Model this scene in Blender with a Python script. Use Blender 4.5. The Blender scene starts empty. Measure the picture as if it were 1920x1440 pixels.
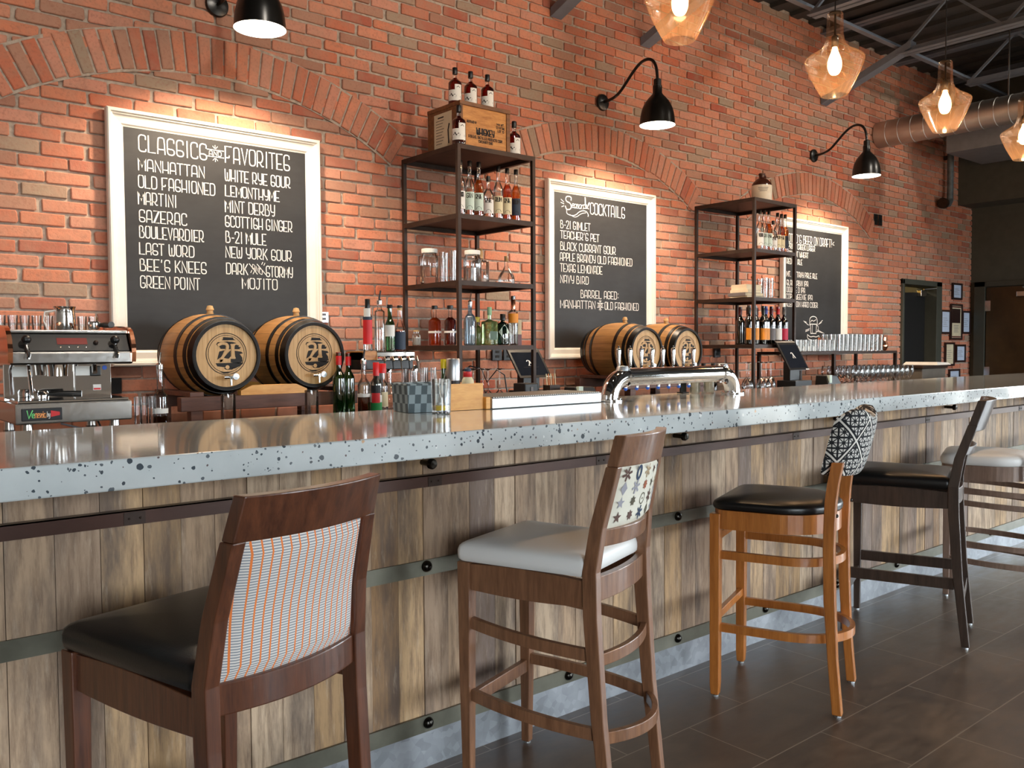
import bpy, math, random
from mathutils import Matrix, Vector
random.seed(7)
PI = math.pi
EXPOSURE, SKY, LAMP_W, LAMP_GLOW, BULB_GLOW, PEND_W, WALL_FILL_W = 0.70, 13.5, 75.0, 6.0, 20.0, 9.0, 58.0
C = bpy.context.scene.collection
SC = bpy.context.scene

# ---------------------------------------------------------------- camera
f_px, yaw, pitch, roll = 1633.9, 0.87356, 0.0411, 0.005565
CAM_H = 1.305
fwd = Vector((math.cos(yaw)*math.cos(pitch), math.sin(yaw)*math.cos(pitch), -math.sin(pitch)))
rgt = fwd.cross(Vector((0, 0, 1))).normalized()
dwn = fwd.cross(rgt)
r2 = rgt*math.cos(roll) + dwn*math.sin(roll)
d2 = -rgt*math.sin(roll) + dwn*math.cos(roll)
cd = bpy.data.cameras.new('camera'); cam = bpy.data.objects.new('camera', cd); C.objects.link(cam)
cd.sensor_width = 36.0; cd.lens = f_px/1920*36.0; cd.clip_start = 0.05; cd.clip_end = 100
cam.matrix_world = Matrix(((r2.x, -d2.x, -fwd.x, 0), (r2.y, -d2.y, -fwd.y, 0), (r2.z, -d2.z, -fwd.z, CAM_H), (0, 0, 0, 1)))
SC.camera = cam

# ---------------------------------------------------------------- light and exposure
SC.view_settings.view_transform = 'Standard'
SC.view_settings.look = 'None'
SC.view_settings.exposure = EXPOSURE
SC.view_settings.gamma = 1.0
SC.view_settings.use_curve_mapping = False
wd = bpy.data.worlds.new('sky'); SC.world = wd; wd.use_nodes = True
nt = wd.node_tree; nt.nodes.clear()
out = nt.nodes.new('ShaderNodeOutputWorld'); bg = nt.nodes.new('ShaderNodeBackground')
tc = nt.nodes.new('ShaderNodeTexCoord'); sp = nt.nodes.new('ShaderNodeSeparateXYZ'); rp = nt.nodes.new('ShaderNodeValToRGB')
nt.links.new(tc.outputs['Generated'], sp.inputs[0]); nt.links.new(sp.outputs['Z'], rp.inputs[0])
rp.color_ramp.elements[0].position = 0.0; rp.color_ramp.elements[0].color = (0.16, 0.16, 0.15, 1)
rp.color_ramp.elements[1].position = 0.04; rp.color_ramp.elements[1].color = (0.86, 0.94, 1.0, 1)
nt.links.new(rp.outputs[0], bg.inputs[0]); bg.inputs[1].default_value = SKY
nt.links.new(bg.outputs[0], out.inputs[0])
try:
    SC.cycles.transparent_max_bounces = 32
    SC.cycles.max_bounces = 8
    SC.cycles.use_denoising = True
    SC.cycles.sample_clamp_indirect = 6.0
except Exception:
    pass

WALL = 4.4            # the brick wall's plane
XR = 10.7             # the far dark wall
YF = -5.0             # the window wall behind the viewer
XL = -3.0
ZC = 4.25
WINS = [(-2.7, -0.2), (4.3, 7.2), (7.7, 10.5)]   # window openings in the wall behind the viewer
WZ0, WZ1 = 0.25, 2.85
RWINS = [(-3.8, -1.8), (-0.7, 1.1)]                          # and in the far wall, out of the picture to the right
for (px_, py_, w_, rz_, z0_) in [((a+b)/2, YF-0.12, b-a, 0, WZ0) for a, b in WINS]+[(XR+0.12, (a+b)/2, b-a, PI/2, .03) for a, b in RWINS]:
    l = bpy.data.lights.new('window_portal', 'AREA'); l.shape = 'RECTANGLE'; l.size = w_; l.size_y = WZ1-z0_   # portals only guide the sky's own light
    l.cycles.is_portal = True
    o = bpy.data.objects.new('window_portal', l); C.objects.link(o)
    o.location = (px_, py_, (z0_+WZ1)/2); o.rotation_euler = (PI/2, 0, rz_)

# ---------------------------------------------------------------- helpers
def lin(r, g, b):
    f = lambda c: (c/255/12.92) if c/255 <= 0.04045 else ((c/255+0.055)/1.055)**2.4
    return (f(r), f(g), f(b), 1.0)

class MB:
    """collects shapes, then build() links them as ONE mesh object"""
    def __init__(s): s.v = []; s.f = []; s.mi = []; s.m = 0
    def add(s, vs, fs):
        b = len(s.v); s.v += [tuple(p) for p in vs]
        for f in fs: s.f.append([i+b for i in f]); s.mi.append(s.m)
        return s
    def box(s, x0, x1, y0, y1, z0, z1):
        v = [(x, y, z) for z in (z0, z1) for (x, y) in ((x0, y0), (x1, y0), (x1, y1), (x0, y1))]
        return s.add(v, [(3, 2, 1, 0), (4, 5, 6, 7), (0, 1, 5, 4), (1, 2, 6, 5), (2, 3, 7, 6), (3, 0, 4, 7)])
    def loft(s, rings, closed=False, caps=True):
        n = len(rings[0]); vs = [p for r in rings for p in r]; fs = []
        m = len(rings)
        for i in range(m if closed else m-1):
            j = (i+1) % m
            for k in range(n):
                l = (k+1) % n
                fs.append((i*n+k, i*n+l, j*n+l, j*n+k))
        if caps and not closed:
            fs.append(tuple(range(n-1, -1, -1))); fs.append(tuple((m-1)*n+k for k in range(n)))
        return s.add(vs, fs)
    def post(s, pts):
        """pts: (x,y,z,sx,sy): horizontal rectangular sections stacked along a leg"""
        return s.loft([[(x-a/2, y-b/2, z), (x+a/2, y-b/2, z), (x+a/2, y+b/2, z), (x-a/2, y+b/2, z)] for x, y, z, a, b in pts])
    def rail(s, path, t, h, closed=False):
        """path: (x,y,z) centre line of a board on edge, thickness t across, height h"""
        rings = []
        n = len(path)
        for i, p in enumerate(path):
            a = path[(i-1) % n] if (closed or i > 0) else p
            b = path[(i+1) % n] if (closed or i < n-1) else p
            dx, dy = b[0]-a[0], b[1]-a[1]; L = math.hypot(dx, dy) or 1
            nx, ny = -dy/L*t/2, dx/L*t/2
            hh = h[i] if isinstance(h, (list, tuple)) else h
            rings.append([(p[0]+nx, p[1]+ny, p[2]-hh/2), (p[0]-nx, p[1]-ny, p[2]-hh/2), (p[0]-nx, p[1]-ny, p[2]+hh/2), (p[0]+nx, p[1]+ny, p[2]+hh/2)])
        return s.loft(rings, closed)
    def lathe(s, prof, c=(0, 0, 0), seg=20, axis='z', cap=False):
        rings = []
        for r, z in prof:
            ring = []
            for k in range(seg):
                a = 2*PI*k/seg; p = (r*math.cos(a), r*math.sin(a), z)
                if axis == 'y': p = (p[0], -p[2], p[1])      # the profile runs towards -y
                if axis == 'x': p = (p[2], p[0], p[1])
                ring.append((p[0]+c[0], p[1]+c[1], p[2]+c[2]))
            rings.append(ring)
        return s.loft(rings, False, cap)
    def tube(s, path, r, seg=10, caps=True):
        P = [Vector(p) for p in path]; rings = []; ref = None
        for i, p in enumerate(P):
            t = (P[min(i+1, len(P)-1)]-P[max(i-1, 0)]).normalized()
            if ref is None:
                ref = t.orthogonal().normalized()
            ref = (ref - t*ref.dot(t)).normalized(); bi = t.cross(ref)
            rr = r[i] if isinstance(r, (list, tuple)) else r
            rings.append([tuple(p+(ref*math.cos(2*PI*k/seg)+bi*math.sin(2*PI*k/seg))*rr) for k in range(seg)])
        return s.loft(rings, False, caps)
    def ball(s, c, r, seg=12, sq=1.0):
        n = seg//2
        return s.lathe([(max(r*math.sin(PI*i/n), 1e-4), -r*sq*math.cos(PI*i/n)) for i in range(n+1)], c, seg)
    def quad(s, a, b, c, d): return s.add([a, b, c, d], [(0, 1, 2, 3)])
    def build(s, name, mat, parent=None, smooth=False, bevel=0.0, seg=2):
        me = bpy.data.meshes.new(name); me.from_pydata(s.v, [], s.f)
        mats = mat if isinstance(mat, (list, tuple)) else [mat]
        for m in mats: me.materials.append(m)
        if len(mats) > 1: me.polygons.foreach_set('material_index', s.mi)
        if smooth:
            me.polygons.foreach_set('use_smooth', [True]*len(me.polygons)); me.set_sharp_from_angle(angle=math.radians(40))
        me.update()
        o = bpy.data.objects.new(name, me); C.objects.link(o)
        if parent: o.parent = parent
        if bevel:
            m = o.modifiers.new('bevel', 'BEVEL'); m.width = bevel; m.segments = seg; m.limit_method = 'ANGLE'; m.angle_limit = math.radians(40)
        return o

def tag(o, label=None, cat=None, group=None, kind=None):
    if label: o['label'] = label
    if cat: o['category'] = cat
    if group: o['group'] = group
    if kind: o['kind'] = kind
    return o
def thing(name, label, cat, loc=(0, 0, 0), rz=0.0, group=None):
    o = bpy.data.objects.new(name, None); C.objects.link(o); o.location = loc; o.rotation_euler = (0, 0, rz)
    o.empty_display_size = 0.05
    return tag(o, label, cat, group)
KIDS = lambda o: [c for c in bpy.data.objects if c.parent == o]
def dup(root, loc, rz=None, label=None, group=None, parent=None):
    r = root.copy(); C.objects.link(r)
    if parent: r.parent = parent
    if loc is not None: r.location = loc
    if rz is not None: r.rotation_euler = (0, 0, rz)
    if label: r['label'] = label
    if group: r['group'] = group
    for ch in KIDS(root): dup(ch, None, parent=r)
    return r
ORD = ['first', 'second', 'third', 'fourth', 'fifth', 'sixth', 'seventh', 'eighth', 'ninth', 'tenth', 'eleventh', 'twelfth', 'thirteenth', 'fourteenth']

# ---------------------------------------------------------------- materials
class NT:
    def __init__(s, name):
        s.mat = bpy.data.materials.new(name); s.mat.use_nodes = True; s.t = s.mat.node_tree; s.t.nodes.clear()
        s.o = s.t.nodes.new('ShaderNodeOutputMaterial')
    def n(s, typ, ins=None, **k):
        x = s.t.nodes.new('ShaderNode'+typ)
        for a, b in k.items(): setattr(x, a, b)
        for a, b in (ins or {}).items():
            if hasattr(b, 'is_output'): s.t.links.new(b, x.inputs[a])
            else: x.inputs[a].default_value = b
        return x
    def m(s, op, a, b=0.0, c=0.0):
        return s.n('Math', {0: a, 1: b, 2: c}, operation=op).outputs[0]
    def mix(s, f, a, b, blend='MIX'):
        x = s.t.nodes.new('ShaderNodeMix'); x.data_type = 'RGBA'; x.blend_type = blend
        for i, v in ((0, f), (6, a), (7, b)):
            if hasattr(v, 'is_output'): s.t.links.new(v, x.inputs[i])
            else: x.inputs[i].default_value = v
        return x.outputs[2]
    def ramp(s, f, stops, interp='LINEAR'):
        x = s.t.nodes.new('ShaderNodeValToRGB'); x.color_ramp.interpolation = interp
        e = x.color_ramp.elements
        while len(e) < len(stops): e.new(0.5)
        for i, (p, c) in enumerate(stops): e[i].position = p; e[i].color = c
        s.t.links.new(f, x.inputs[0]); return x.outputs[0]
    def obj(s): return s.n('TexCoord').outputs['Object']
    def xyz(s, v=None):
        x = s.n('SeparateXYZ', {0: v if v is not None else s.obj()}); return x.outputs[0], x.outputs[1], x.outputs[2]
    def noise(s, scale=5, vec=None, detail=3, stretch=None, rough=0.55):
        v = vec if vec is not None else s.obj()
        if stretch: v = s.n('Mapping', {0: v, 3: stretch}).outputs[0]
        return s.n('TexNoise', {'Vector': v, 'Scale': scale, 'Detail': detail, 'Roughness': rough})
    def bump(s, h, strength=0.3, dist=0.01):
        return s.n('Bump', {'Height': h, 'Strength': strength, 'Distance': dist}).outputs[0]
    def bsdf(s, color, rough=0.5, metal=0.0, normal=None, **k):
        ins = {'Base Color': color, 'Roughness': rough, 'Metallic': metal}
        if normal is not None: ins['Normal'] = normal
        for a, b in k.items(): ins[a.replace('_', ' ')] = b
        x = s.n('BsdfPrincipled', ins); s.t.links.new(x.outputs[0], s.o.inputs[0]); return s.mat

def plain(name, c, rough=0.5, metal=0.0, var=0.06, scale=12, **k):
    """a plain finish with a little natural unevenness"""
    t = NT(name); nz = t.noise(scale, detail=4).outputs[0]
    dark = tuple(v*(1-var*2) for v in c[:3])+(1,); lite = tuple(min(1, v*(1+var)) for v in c[:3])+(1,)
    col = t.ramp(nz, [(0.3, dark), (0.7, lite)])
    return t.bsdf(col, rough, metal, **k)
def metal(name, c, rough=0.2, brush=0.0):
    t = NT(name)
    if brush:
        nz = t.noise(60, stretch=(1, 12, 1)).outputs[0]
        r = t.m('MULTIPLY_ADD', nz, brush, rough-brush/2)
    else: r = rough
    return t.bsdf(c, r, 1.0)
def glass(name, c=(1, 1, 1, 1), gloss=1.0, body=0.0, bodycol=None, rough=0.02):
    """thin-walled glass: tinted see-through with mirror-like edges"""
    t = NT(name)
    tr = t.n('BsdfTransparent', {0: c}).outputs[0]
    if body:
        df = t.n('BsdfTranslucent', {0: bodycol or c}).outputs[0]
        d2_ = t.n('BsdfDiffuse', {0: bodycol or c}).outputs[0]
        dd = t.n('MixShader', {0: 0.4, 1: df, 2: d2_}).outputs[0]
        tr = t.n('MixShader', {0: body, 1: tr, 2: dd}).outputs[0]
    fr = t.n('Fresnel', {'IOR': 1.5}).outputs[0]
    fac = t.m('MINIMUM', t.m('MULTIPLY_ADD', fr, gloss, 0.02*gloss), 0.9)
    gl = t.n('BsdfGlossy', {0: (1, 1, 1, 1), 'Roughness': rough}).outputs[0]
    mx = t.n('MixShader', {0: fac, 1: tr, 2: gl}).outputs[0]
    t.t.links.new(mx, t.o.inputs[0]); return t.mat
def glow(name, c, s):
    t = NT(name); e = t.n('Emission', {0: c, 1: s}); t.t.links.new(e.outputs[0], t.o.inputs[0]); return t.mat
def wood(name, dark, light, rough=0.35, stretch=(14, 14, 1.2), scale=4, coat=0.0):
    t = NT(name); v = t.obj()
    a = t.noise(scale, v, 5, stretch).outputs[0]; b = t.noise(scale*5, v, 3, stretch).outputs[0]
    h = t.m('MULTIPLY_ADD', a, 0.7, t.m('MULTIPLY', b, 0.3))
    col = t.ramp(h, [(0.32, dark), (0.5, tuple((x+y)/2 for x, y in zip(dark, light))), (0.68, light)])
    return t.bsdf(col, rough, 0, t.bump(h, 0.12, 0.004), Coat_Weight=coat, Coat_Roughness=0.15)

M = {}
def brick_mat(name):
    t = NT(name); g = t.n('NewGeometry'); r = g.outputs['Random Per Island']; v = t.obj()
    base = t.ramp(r, [(0.0, lin(214, 124, 88)), (0.16, lin(198, 104, 72)), (0.3, lin(220, 138, 106)), (0.46, lin(206, 130, 102)), (0.58, lin(172, 80, 58)),
                      (0.68, lin(214, 142, 118)), (0.8, lin(176, 126, 104)), (0.88, lin(156, 140, 120)), (0.94, lin(160, 108, 88))], 'CONSTANT')
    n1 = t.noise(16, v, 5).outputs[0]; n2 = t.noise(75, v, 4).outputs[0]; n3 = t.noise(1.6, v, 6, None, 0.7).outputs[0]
    c = t.mix(t.ramp(n1, [(0.45, (0, 0, 0, 1)), (0.75, (0.5, 0.5, 0.5, 1))]), base, lin(158, 124, 102))
    c = t.mix(t.ramp(n2, [(0.3, (0.40,)*3+(1,)), (0.5, (0, 0, 0, 1))]), c, lin(132, 66, 50))
    c = t.mix(t.ramp(n3, [(0.36, (0.06,)*3+(1,)), (0.68, (0.62,)*3+(1,))]), c, lin(184, 142, 120))      # pale haze put into the brick colour, along with smeared mortar
    hh = t.m('ADD', t.m('MULTIPLY', n1, 0.6), t.m('MULTIPLY', n2, 0.5))
    return t.bsdf(c, 0.9, 0, t.bump(hh, 0.5, 0.006))
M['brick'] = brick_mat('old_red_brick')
t = NT('grey_mortar'); n1 = t.noise(40, detail=5).outputs[0]
M['mortar'] = t.bsdf(t.ramp(n1, [(0.3, lin(158, 142, 128)), (0.7, lin(196, 180, 164))]), 0.95, 0, t.bump(n1, 0.5, 0.006))

t = NT('terrazzo_concrete'); v = t.obj()
wv = t.n('VectorMath', {0: v, 1: t.n('VectorMath', {0: t.noise(70, v, 2).outputs['Color'], 3: 0.007}, operation='SCALE').outputs[0]}, operation='ADD').outputs[0]
n1 = t.noise(6, v, 5).outputs[0]
col = t.ramp(n1, [(0.3, lin(190, 197, 198)), (0.7, lin(208, 214, 214))])
for sc, lo, keep in ((50, 0.40, 0.58), (92, 0.42, 0.58)):
    vo = t.n('TexVoronoi', {'Vector': wv, 'Scale': sc, 'Randomness': 1.0}); cx = t.n('SeparateColor', {0: vo.outputs['Color']})
    thr = t.m('MULTIPLY', t.m('SUBTRACT', cx.outputs[0], keep), lo/(1-keep))
    mask = t.m('LESS_THAN', vo.outputs['Distance'], thr)
    cc = t.ramp(cx.outputs[1], [(0.0, lin(70, 80, 88)), (0.30, lin(98, 106, 112)), (0.52, lin(106, 92, 92)), (0.64, lin(136, 144, 146)), (0.82, lin(186, 130, 108)), (0.90, lin(200, 158, 118)), (0.95, lin(232, 234, 232))], 'CONSTANT')
    col = t.mix(mask, col, cc)
M['terrazzo'] = t.bsdf(col, 0.2, 0, None, Coat_Weight=0.9, Coat_Roughness=0.07)

t = NT('weathered_planks'); v = t.obj(); g = t.n('NewGeometry'); r = g.outputs['Random Per Island']
base = t.ramp(r, [(0.0, lin(186, 156, 126)), (0.14, lin(164, 138, 114)), (0.28, lin(196, 170, 142)), (0.4, lin(176, 142, 102)), (0.52, lin(150, 126, 108)), (0.64, lin(192, 158, 118)),
                  (0.76, lin(132, 114, 103)), (0.86, lin(180, 152, 124)), (0.94, lin(160, 124, 86))], 'CONSTANT')
off = t.n('CombineXYZ', {0: t.m('MULTIPLY', r, 9.0), 2: t.m('MULTIPLY', r, 31.0)}).outputs[0]
vv = t.n('VectorMath', {0: v, 1: off}, operation='ADD').outputs[0]
gr = t.noise(5, vv, 7, (9, 9, 0.9), 0.7).outputs[0]; bl = t.noise(2.4, vv, 6, (3.4, 3, 0.7), 0.65).outputs[0]; fine = t.noise(9, vv, 6, (6, 6, 0.8), 0.7).outputs[0]
c = t.mix(t.ramp(gr, [(0.36, (0.75,)*3+(1,)), (0.55, (0, 0, 0, 1))]), base, lin(112, 88, 68))
c = t.mix(t.ramp(bl, [(0.46, (0, 0, 0, 1)), (0.66, (0.85,)*3+(1,))]), c, lin(90, 76, 68))
c = t.mix(t.ramp(fine, [(0.55, (0, 0, 0, 1)), (0.75, (0.40,)*3+(1,))]), c, lin(216, 196, 172))
M['plank'] = t.bsdf(c, 0.62, 0, t.bump(gr, 0.35, 0.005))

t = NT('slate_floor_tile'); v = t.obj()
bt = t.n('TexBrick', {'Vector': t.n('Mapping', {0: v, 1: (0.13, 0.0, 0)}).outputs[0], 'Color1': (0, 0, 0, 1), 'Color2': (1, 1, 1, 1), 'Mortar': (0.5, 0.5, 0.5, 1), 'Scale': 1.0, 'Mortar Size': 0.0022, 'Mortar Smooth': 0.1, 'Brick Width': 0.62, 'Row Height': 0.3115}, offset=0.5)
n1 = t.noise(2.2, v, 6, None, 0.62).outputs[0]; n2 = t.noise(9, v, 5, (1, 3, 1)).outputs[0]
h = t.m('ADD', t.m('MULTIPLY', n1, 0.6), t.m('MULTIPLY', n2, 0.4))
c = t.ramp(h, [(0.3, lin(64, 53, 46)), (0.5, lin(92, 77, 65)), (0.72, lin(118, 98, 82))])
c = t.mix(t.m('MULTIPLY', t.n('SeparateColor', {0: bt.outputs['Color']}).outputs[0], 0.25), c, lin(84, 72, 64))
c = t.mix(bt.outputs['Fac'], c, lin(136, 122, 106))
M['floor'] = t.bsdf(c, t.ramp(n2, [(0.3, (0.28,)*3+(1,)), (0.7, (0.42,)*3+(1,))]), 0, t.bump(t.m('SUBTRACT', n2, bt.outputs['Fac']), 0.15, 0.004))

t = NT('galvanised_steel'); v = t.obj(); vo = t.n('TexVoronoi', {'Vector': v, 'Scale': 40.0}); n1 = t.noise(4, v, 4).outputs[0]
cx = t.n('SeparateColor', {0: vo.outputs['Color']})
h = t.m('ADD', t.m('MULTIPLY', cx.outputs[0], 0.18), t.m('MULTIPLY', n1, 0.8))
M['galv'] = t.bsdf(t.ramp(h, [(0.25, lin(126, 130, 134)), (0.75, lin(178, 182, 188))]), t.ramp(h, [(0.2, (0.34,)*3+(1,)), (0.8, (0.5,)*3+(1,))]), 0.55)
t = NT('weathered_steel_band'); v = t.obj(); n1 = t.noise(5, v, 5).outputs[0]
M['band'] = t.bsdf(t.ramp(n1, [(0.3, lin(92, 90, 78)), (0.7, lin(128, 126, 112))]), 0.38, 0.55)

M['rail_brown'] = plain('dark_brown_steel', lin(72, 48, 40), 0.35, 0.3)
M['iron'] = plain('rusty_dark_iron', lin(58, 42, 34), 0.5, 0.4, 0.2)
M['black_iron'] = plain('black_enamel', lin(20, 19, 18), 0.28)
M['stud'] = metal('dark_stud', lin(58, 56, 52), 0.25)
M['chrome'] = metal('polished_chrome', (0.86, 0.87, 0.88, 1), 0.06)
M['steel'] = metal('brushed_steel', (0.62, 0.61, 0.59, 1), 0.2, 0.15)
M['alu'] = metal('pale_aluminium', (0.66, 0.69, 0.72, 1), 0.38, 0.1)
M['copper'] = metal('copper', (0.85, 0.38, 0.22, 1), 0.15)
M['dark_metal'] = metal('dark_hoop_steel', (0.05, 0.05, 0.05, 1), 0.35)
M['white_paint'] = plain('white_frame_paint', lin(236, 230, 220), 0.4, var=0.03)
t = NT('slate_chalkboard'); n1 = t.noise(3, detail=6).outputs[0]; n2 = t.noise(9, detail=3, stretch=(1, 1, 3)).outputs[0]
M['slate'] = t.bsdf(t.ramp(t.m('MULTIPLY_ADD', n1, 0.7, t.m('MULTIPLY', n2, 0.3)), [(0.32, lin(29, 29, 31)), (0.7, lin(46, 47, 49))]), 0.55)
M['chalk'] = plain('white_chalk', lin(238, 236, 232), 0.9, var=0.04, scale=90)
M['black_top'] = plain('black_stone_top', lin(30, 29, 28), 0.15)
M['cabinet'] = plain('dark_cabinet', lin(40, 36, 33), 0.45)
M['black'] = plain('black_plastic', lin(22, 22, 23), 0.35)
M['black_matte'] = plain('matte_black', lin(18, 18, 18), 0.7)
M['screen'] = plain('dark_screen', lin(28, 32, 40), 0.08)
M['leather_black'] = (lambda t: t.bsdf(lin(17, 17, 18), 0.33, 0, t.bump(t.noise(260, detail=2).outputs[0], 0.12, 0.002)))(NT('black_vinyl'))
M['leather_white'] = (lambda t: t.bsdf(lin(240, 240, 238), 0.38, 0, t.bump(t.noise(260, detail=2).outputs[0], 0.1, 0.002)))(NT('white_vinyl'))
M['wood_brown'] = wood('reddish_brown_wood', lin(64, 34, 21), lin(106, 61, 38), 0.36, coat=0.35)
M['wood_walnut'] = wood('walnut_brown_wood', lin(104, 69, 47), lin(148, 104, 74), 0.4, coat=0.4)
M['wood_honey'] = wood('honey_oak', lin(160, 92, 36), lin(200, 126, 58), 0.34, coat=0.5)
M['wood_dark'] = wood('dark_espresso_wood', lin(50, 39, 33), lin(80, 64, 55), 0.36, coat=0.4)
M['wood_taupe'] = wood('taupe_wood', lin(116, 92, 78), lin(150, 124, 108), 0.4, coat=0.3)
M['oak_head'] = wood('pale_oak_head', lin(186, 140, 86), lin(222, 180, 124), 0.5, (20, 3, 1.0), 5)
def barrel_mat():
    t = NT('oak_staves'); v = t.obj(); x, y, z = t.xyz(v)
    a = t.m('ARCTAN2', z, x); k = t.m('MULTIPLY', a, 22/(2*PI)); fr = t.m('FRACT', k); cell = t.m('FLOOR', k)
    rnd = t.n('TexWhiteNoise', {'W': cell}, noise_dimensions='1D').outputs[0]
    n = t.noise(5, v, 5, (10, 1.2, 10)).outputs[0]
    c = t.ramp(t.m('MULTIPLY_ADD', n, 0.6, t.m('MULTIPLY', rnd, 0.4)), [(0.25, lin(122, 88, 50)), (0.5, lin(160, 116, 64)), (0.75, lin(190, 142, 86))])
    seam = t.m('LESS_THAN', fr, 0.035)
    return t.bsdf(t.mix(t.m('MULTIPLY', seam, 0.8), c, lin(58, 38, 22)), 0.42)
M['stave'] = barrel_mat()
M['stand_wood'] = wood('dark_stained_timber', lin(74, 46, 37), lin(114, 74, 58), 0.5, (1.2, 12, 12))
M['char'] = plain('branded_char', lin(30, 26, 24), 0.7)
M['crate'] = wood('old_crate_wood', lin(150, 90, 36), lin(206, 146, 76), 0.45, (1.5, 8, 8), 6)
M['crate_edge'] = wood('crate_edge_wood', lin(82, 50, 26), lin(132, 84, 44), 0.5, (2, 8, 8), 6)
M['paper'] = plain('aged_paper', lin(214, 202, 172), 0.8)
M['paper_white'] = plain('white_paper', lin(232, 232, 228), 0.7, var=0.03)
M['paper_blue'] = plain('pale_blue_paper', lin(196, 210, 232), 0.6, var=0.05)
M['frame_dark'] = plain('dark_picture_frame', lin(44, 26, 24), 0.35)
M['wall_dark'] = plain('dark_olive_wall', lin(80, 80, 71), 0.75)
M['wall_side'] = plain('warm_plaster', lin(190, 180, 166), 0.85, var=0.04)
M['ceiling'] = plain('dark_metal_deck', lin(62, 63, 64), 0.7, 0.0)
M['joist'] = plain('grey_steel_joist', lin(122, 132, 146), 0.5, 0.2)
M['duct'] = metal('galvanised_duct', (0.62, 0.61, 0.58, 1), 0.42, 0.1)
M['duct_box'] = plain('grey_painted_duct', lin(126, 129, 134), 0.5, 0.2)
M['door_bronze'] = plain('bronze_door', lin(78, 58, 34), 0.35, 0.3, 0.2, 3)
M['frame_olive'] = plain('dark_olive_door_frame', lin(66, 68, 60), 0.55)
M['lamp_in'] = glow('lit_lamp_lining', (1.0, 0.86, 0.68, 1), LAMP_GLOW)
M['bulb'] = glow('lit_filament_bulb', (1.0, 0.62, 0.28, 1), BULB_GLOW)
M['amber_glass'] = glass('warm_seeded_glass', (1.0, 0.87, 0.76, 1), 0.35, 0.022, (1.0, 0.60, 0.34, 1), 0.10)
M['glass'] = glass('clear_glass', (0.975, 0.98, 0.978, 1), 1.35)
M['pane'] = glass('window_pane', (0.97, 0.98, 0.98, 1), 0.8)
M['whiskey'] = glass('whiskey', (0.55, 0.10, 0.02, 1), 0.3, 0.22, lin(104, 18, 6))
M['amber'] = glass('amber_spirit', (0.90, 0.45, 0.10, 1), 0.4, 0.25, lin(214, 118, 20))
M['orange_liq'] = glass('orange_spirit', (0.90, 0.34, 0.08, 1), 0.4, 0.25, lin(205, 84, 14))
M['clear_liq'] = glass('clear_spirit', (0.95, 0.95, 0.93, 1), 0.5)
M['brown_liq'] = glass('brown_syrup', (0.38, 0.2, 0.1, 1), 0.4, 0.35, lin(96, 58, 30))
M['green_glass'] = glass('green_bottle_glass', (0.20, 0.42, 0.20, 1), 1.6, 0.15, lin(20, 60, 24))
M['dark_glass'] = glass('dark_wine_glass', (0.06, 0.06, 0.05, 1), 1.8, 0.3, lin(14, 16, 12))
M['teal_glass'] = glass('dark_teal_glass', (0.06, 0.15, 0.13, 1), 1.8, 0.3, lin(10, 42, 38))
M['lime_glass'] = glass('pale_green_glass', (0.70, 0.85, 0.58, 1), 1.4, 0.3, lin(150, 178, 118))
M['frost'] = glass('frosted_glass', (0.86, 0.86, 0.80, 1), 1.2, 0.35, lin(200, 198, 184))
M['blue_glass'] = glass('pale_blue_glass', (0.75, 0.86, 0.95, 1), 1.5, 0.2, lin(150, 180, 215))
M['cap_black'] = plain('black_cap', lin(20, 19, 20), 0.3)
M['cap_red'] = plain('red_cap', lin(206, 32, 36), 0.35)
M['cap_blue'] = plain('blue_foil', lin(40, 52, 140), 0.35)
M['cap_maroon'] = plain('maroon_foil', lin(92, 26, 30), 0.4)
M['cap_grey'] = plain('grey_foil', lin(120, 116, 112), 0.4)
M['cork'] = plain('cork', lin(206, 168, 116), 0.8)
M['lab_white'] = plain('white_label', lin(232, 231, 226), 0.6, var=0.03)
M['lab_mint'] = plain('mint_label', lin(206, 224, 212), 0.6, var=0.03)
M['lab_cream'] = plain('cream_label', lin(226, 214, 176), 0.6, var=0.03)
M['lab_navy'] = plain('navy_label', lin(44, 58, 78), 0.6)
M['lab_red'] = plain('red_label', lin(214, 40, 44), 0.5)
M['lab_pink'] = plain('crimson_label', lin(214, 44, 80), 0.5)
M['lab_orange'] = plain('orange_label', lin(232, 146, 40), 0.5)
M['lab_green'] = plain('green_label', lin(30, 150, 76), 0.5)
M['lab_grey'] = plain('grey_label', lin(118, 114, 116), 0.6)
M['lab_black'] = plain('black_label', lin(26, 26, 30), 0.5)
M['ink'] = plain('dark_print', lin(36, 30, 28), 0.7)
M['yellow'] = plain('yellow_plastic', lin(236, 208, 40), 0.4)
M['cream_ceramic'] = plain('cream_stoneware', lin(226, 216, 196), 0.3)
M['brown_ceramic'] = plain('brown_glaze', lin(66, 34, 24), 0.2)
M['straw_orange'] = plain('orange_straw', lin(232, 150, 92), 0.5)
M['cloth_green'] = plain('green_cloth', lin(146, 186, 150), 0.9)
M['salt'] = plain('white_salt', lin(228, 222, 212), 0.9)
M['blue_plug'] = plain('blue_plug', lin(30, 90, 190), 0.4)
M['box_wood'] = wood('golden_box_wood', lin(214, 144, 62), lin(240, 178, 92), 0.4, (1.5, 8, 8), 5)
M['bin'] = plain('grey_bin', lin(108, 100, 90), 0.6)
M['pipe'] = plain('weathered_pipe', lin(112, 120, 124), 0.5, 0.3, 0.2)
M['yellow_ceiling'] = plain('pale_yellow_ceiling', lin(232, 206, 130), 0.8)
M['book_cream'] = plain('cream_book', lin(220, 204, 178), 0.7)
M['book_grey'] = plain('grey_book', lin(112, 106, 108), 0.6)
M['sticker_blue'] = plain('blue_sticker', lin(24, 88, 196), 0.4)
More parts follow.
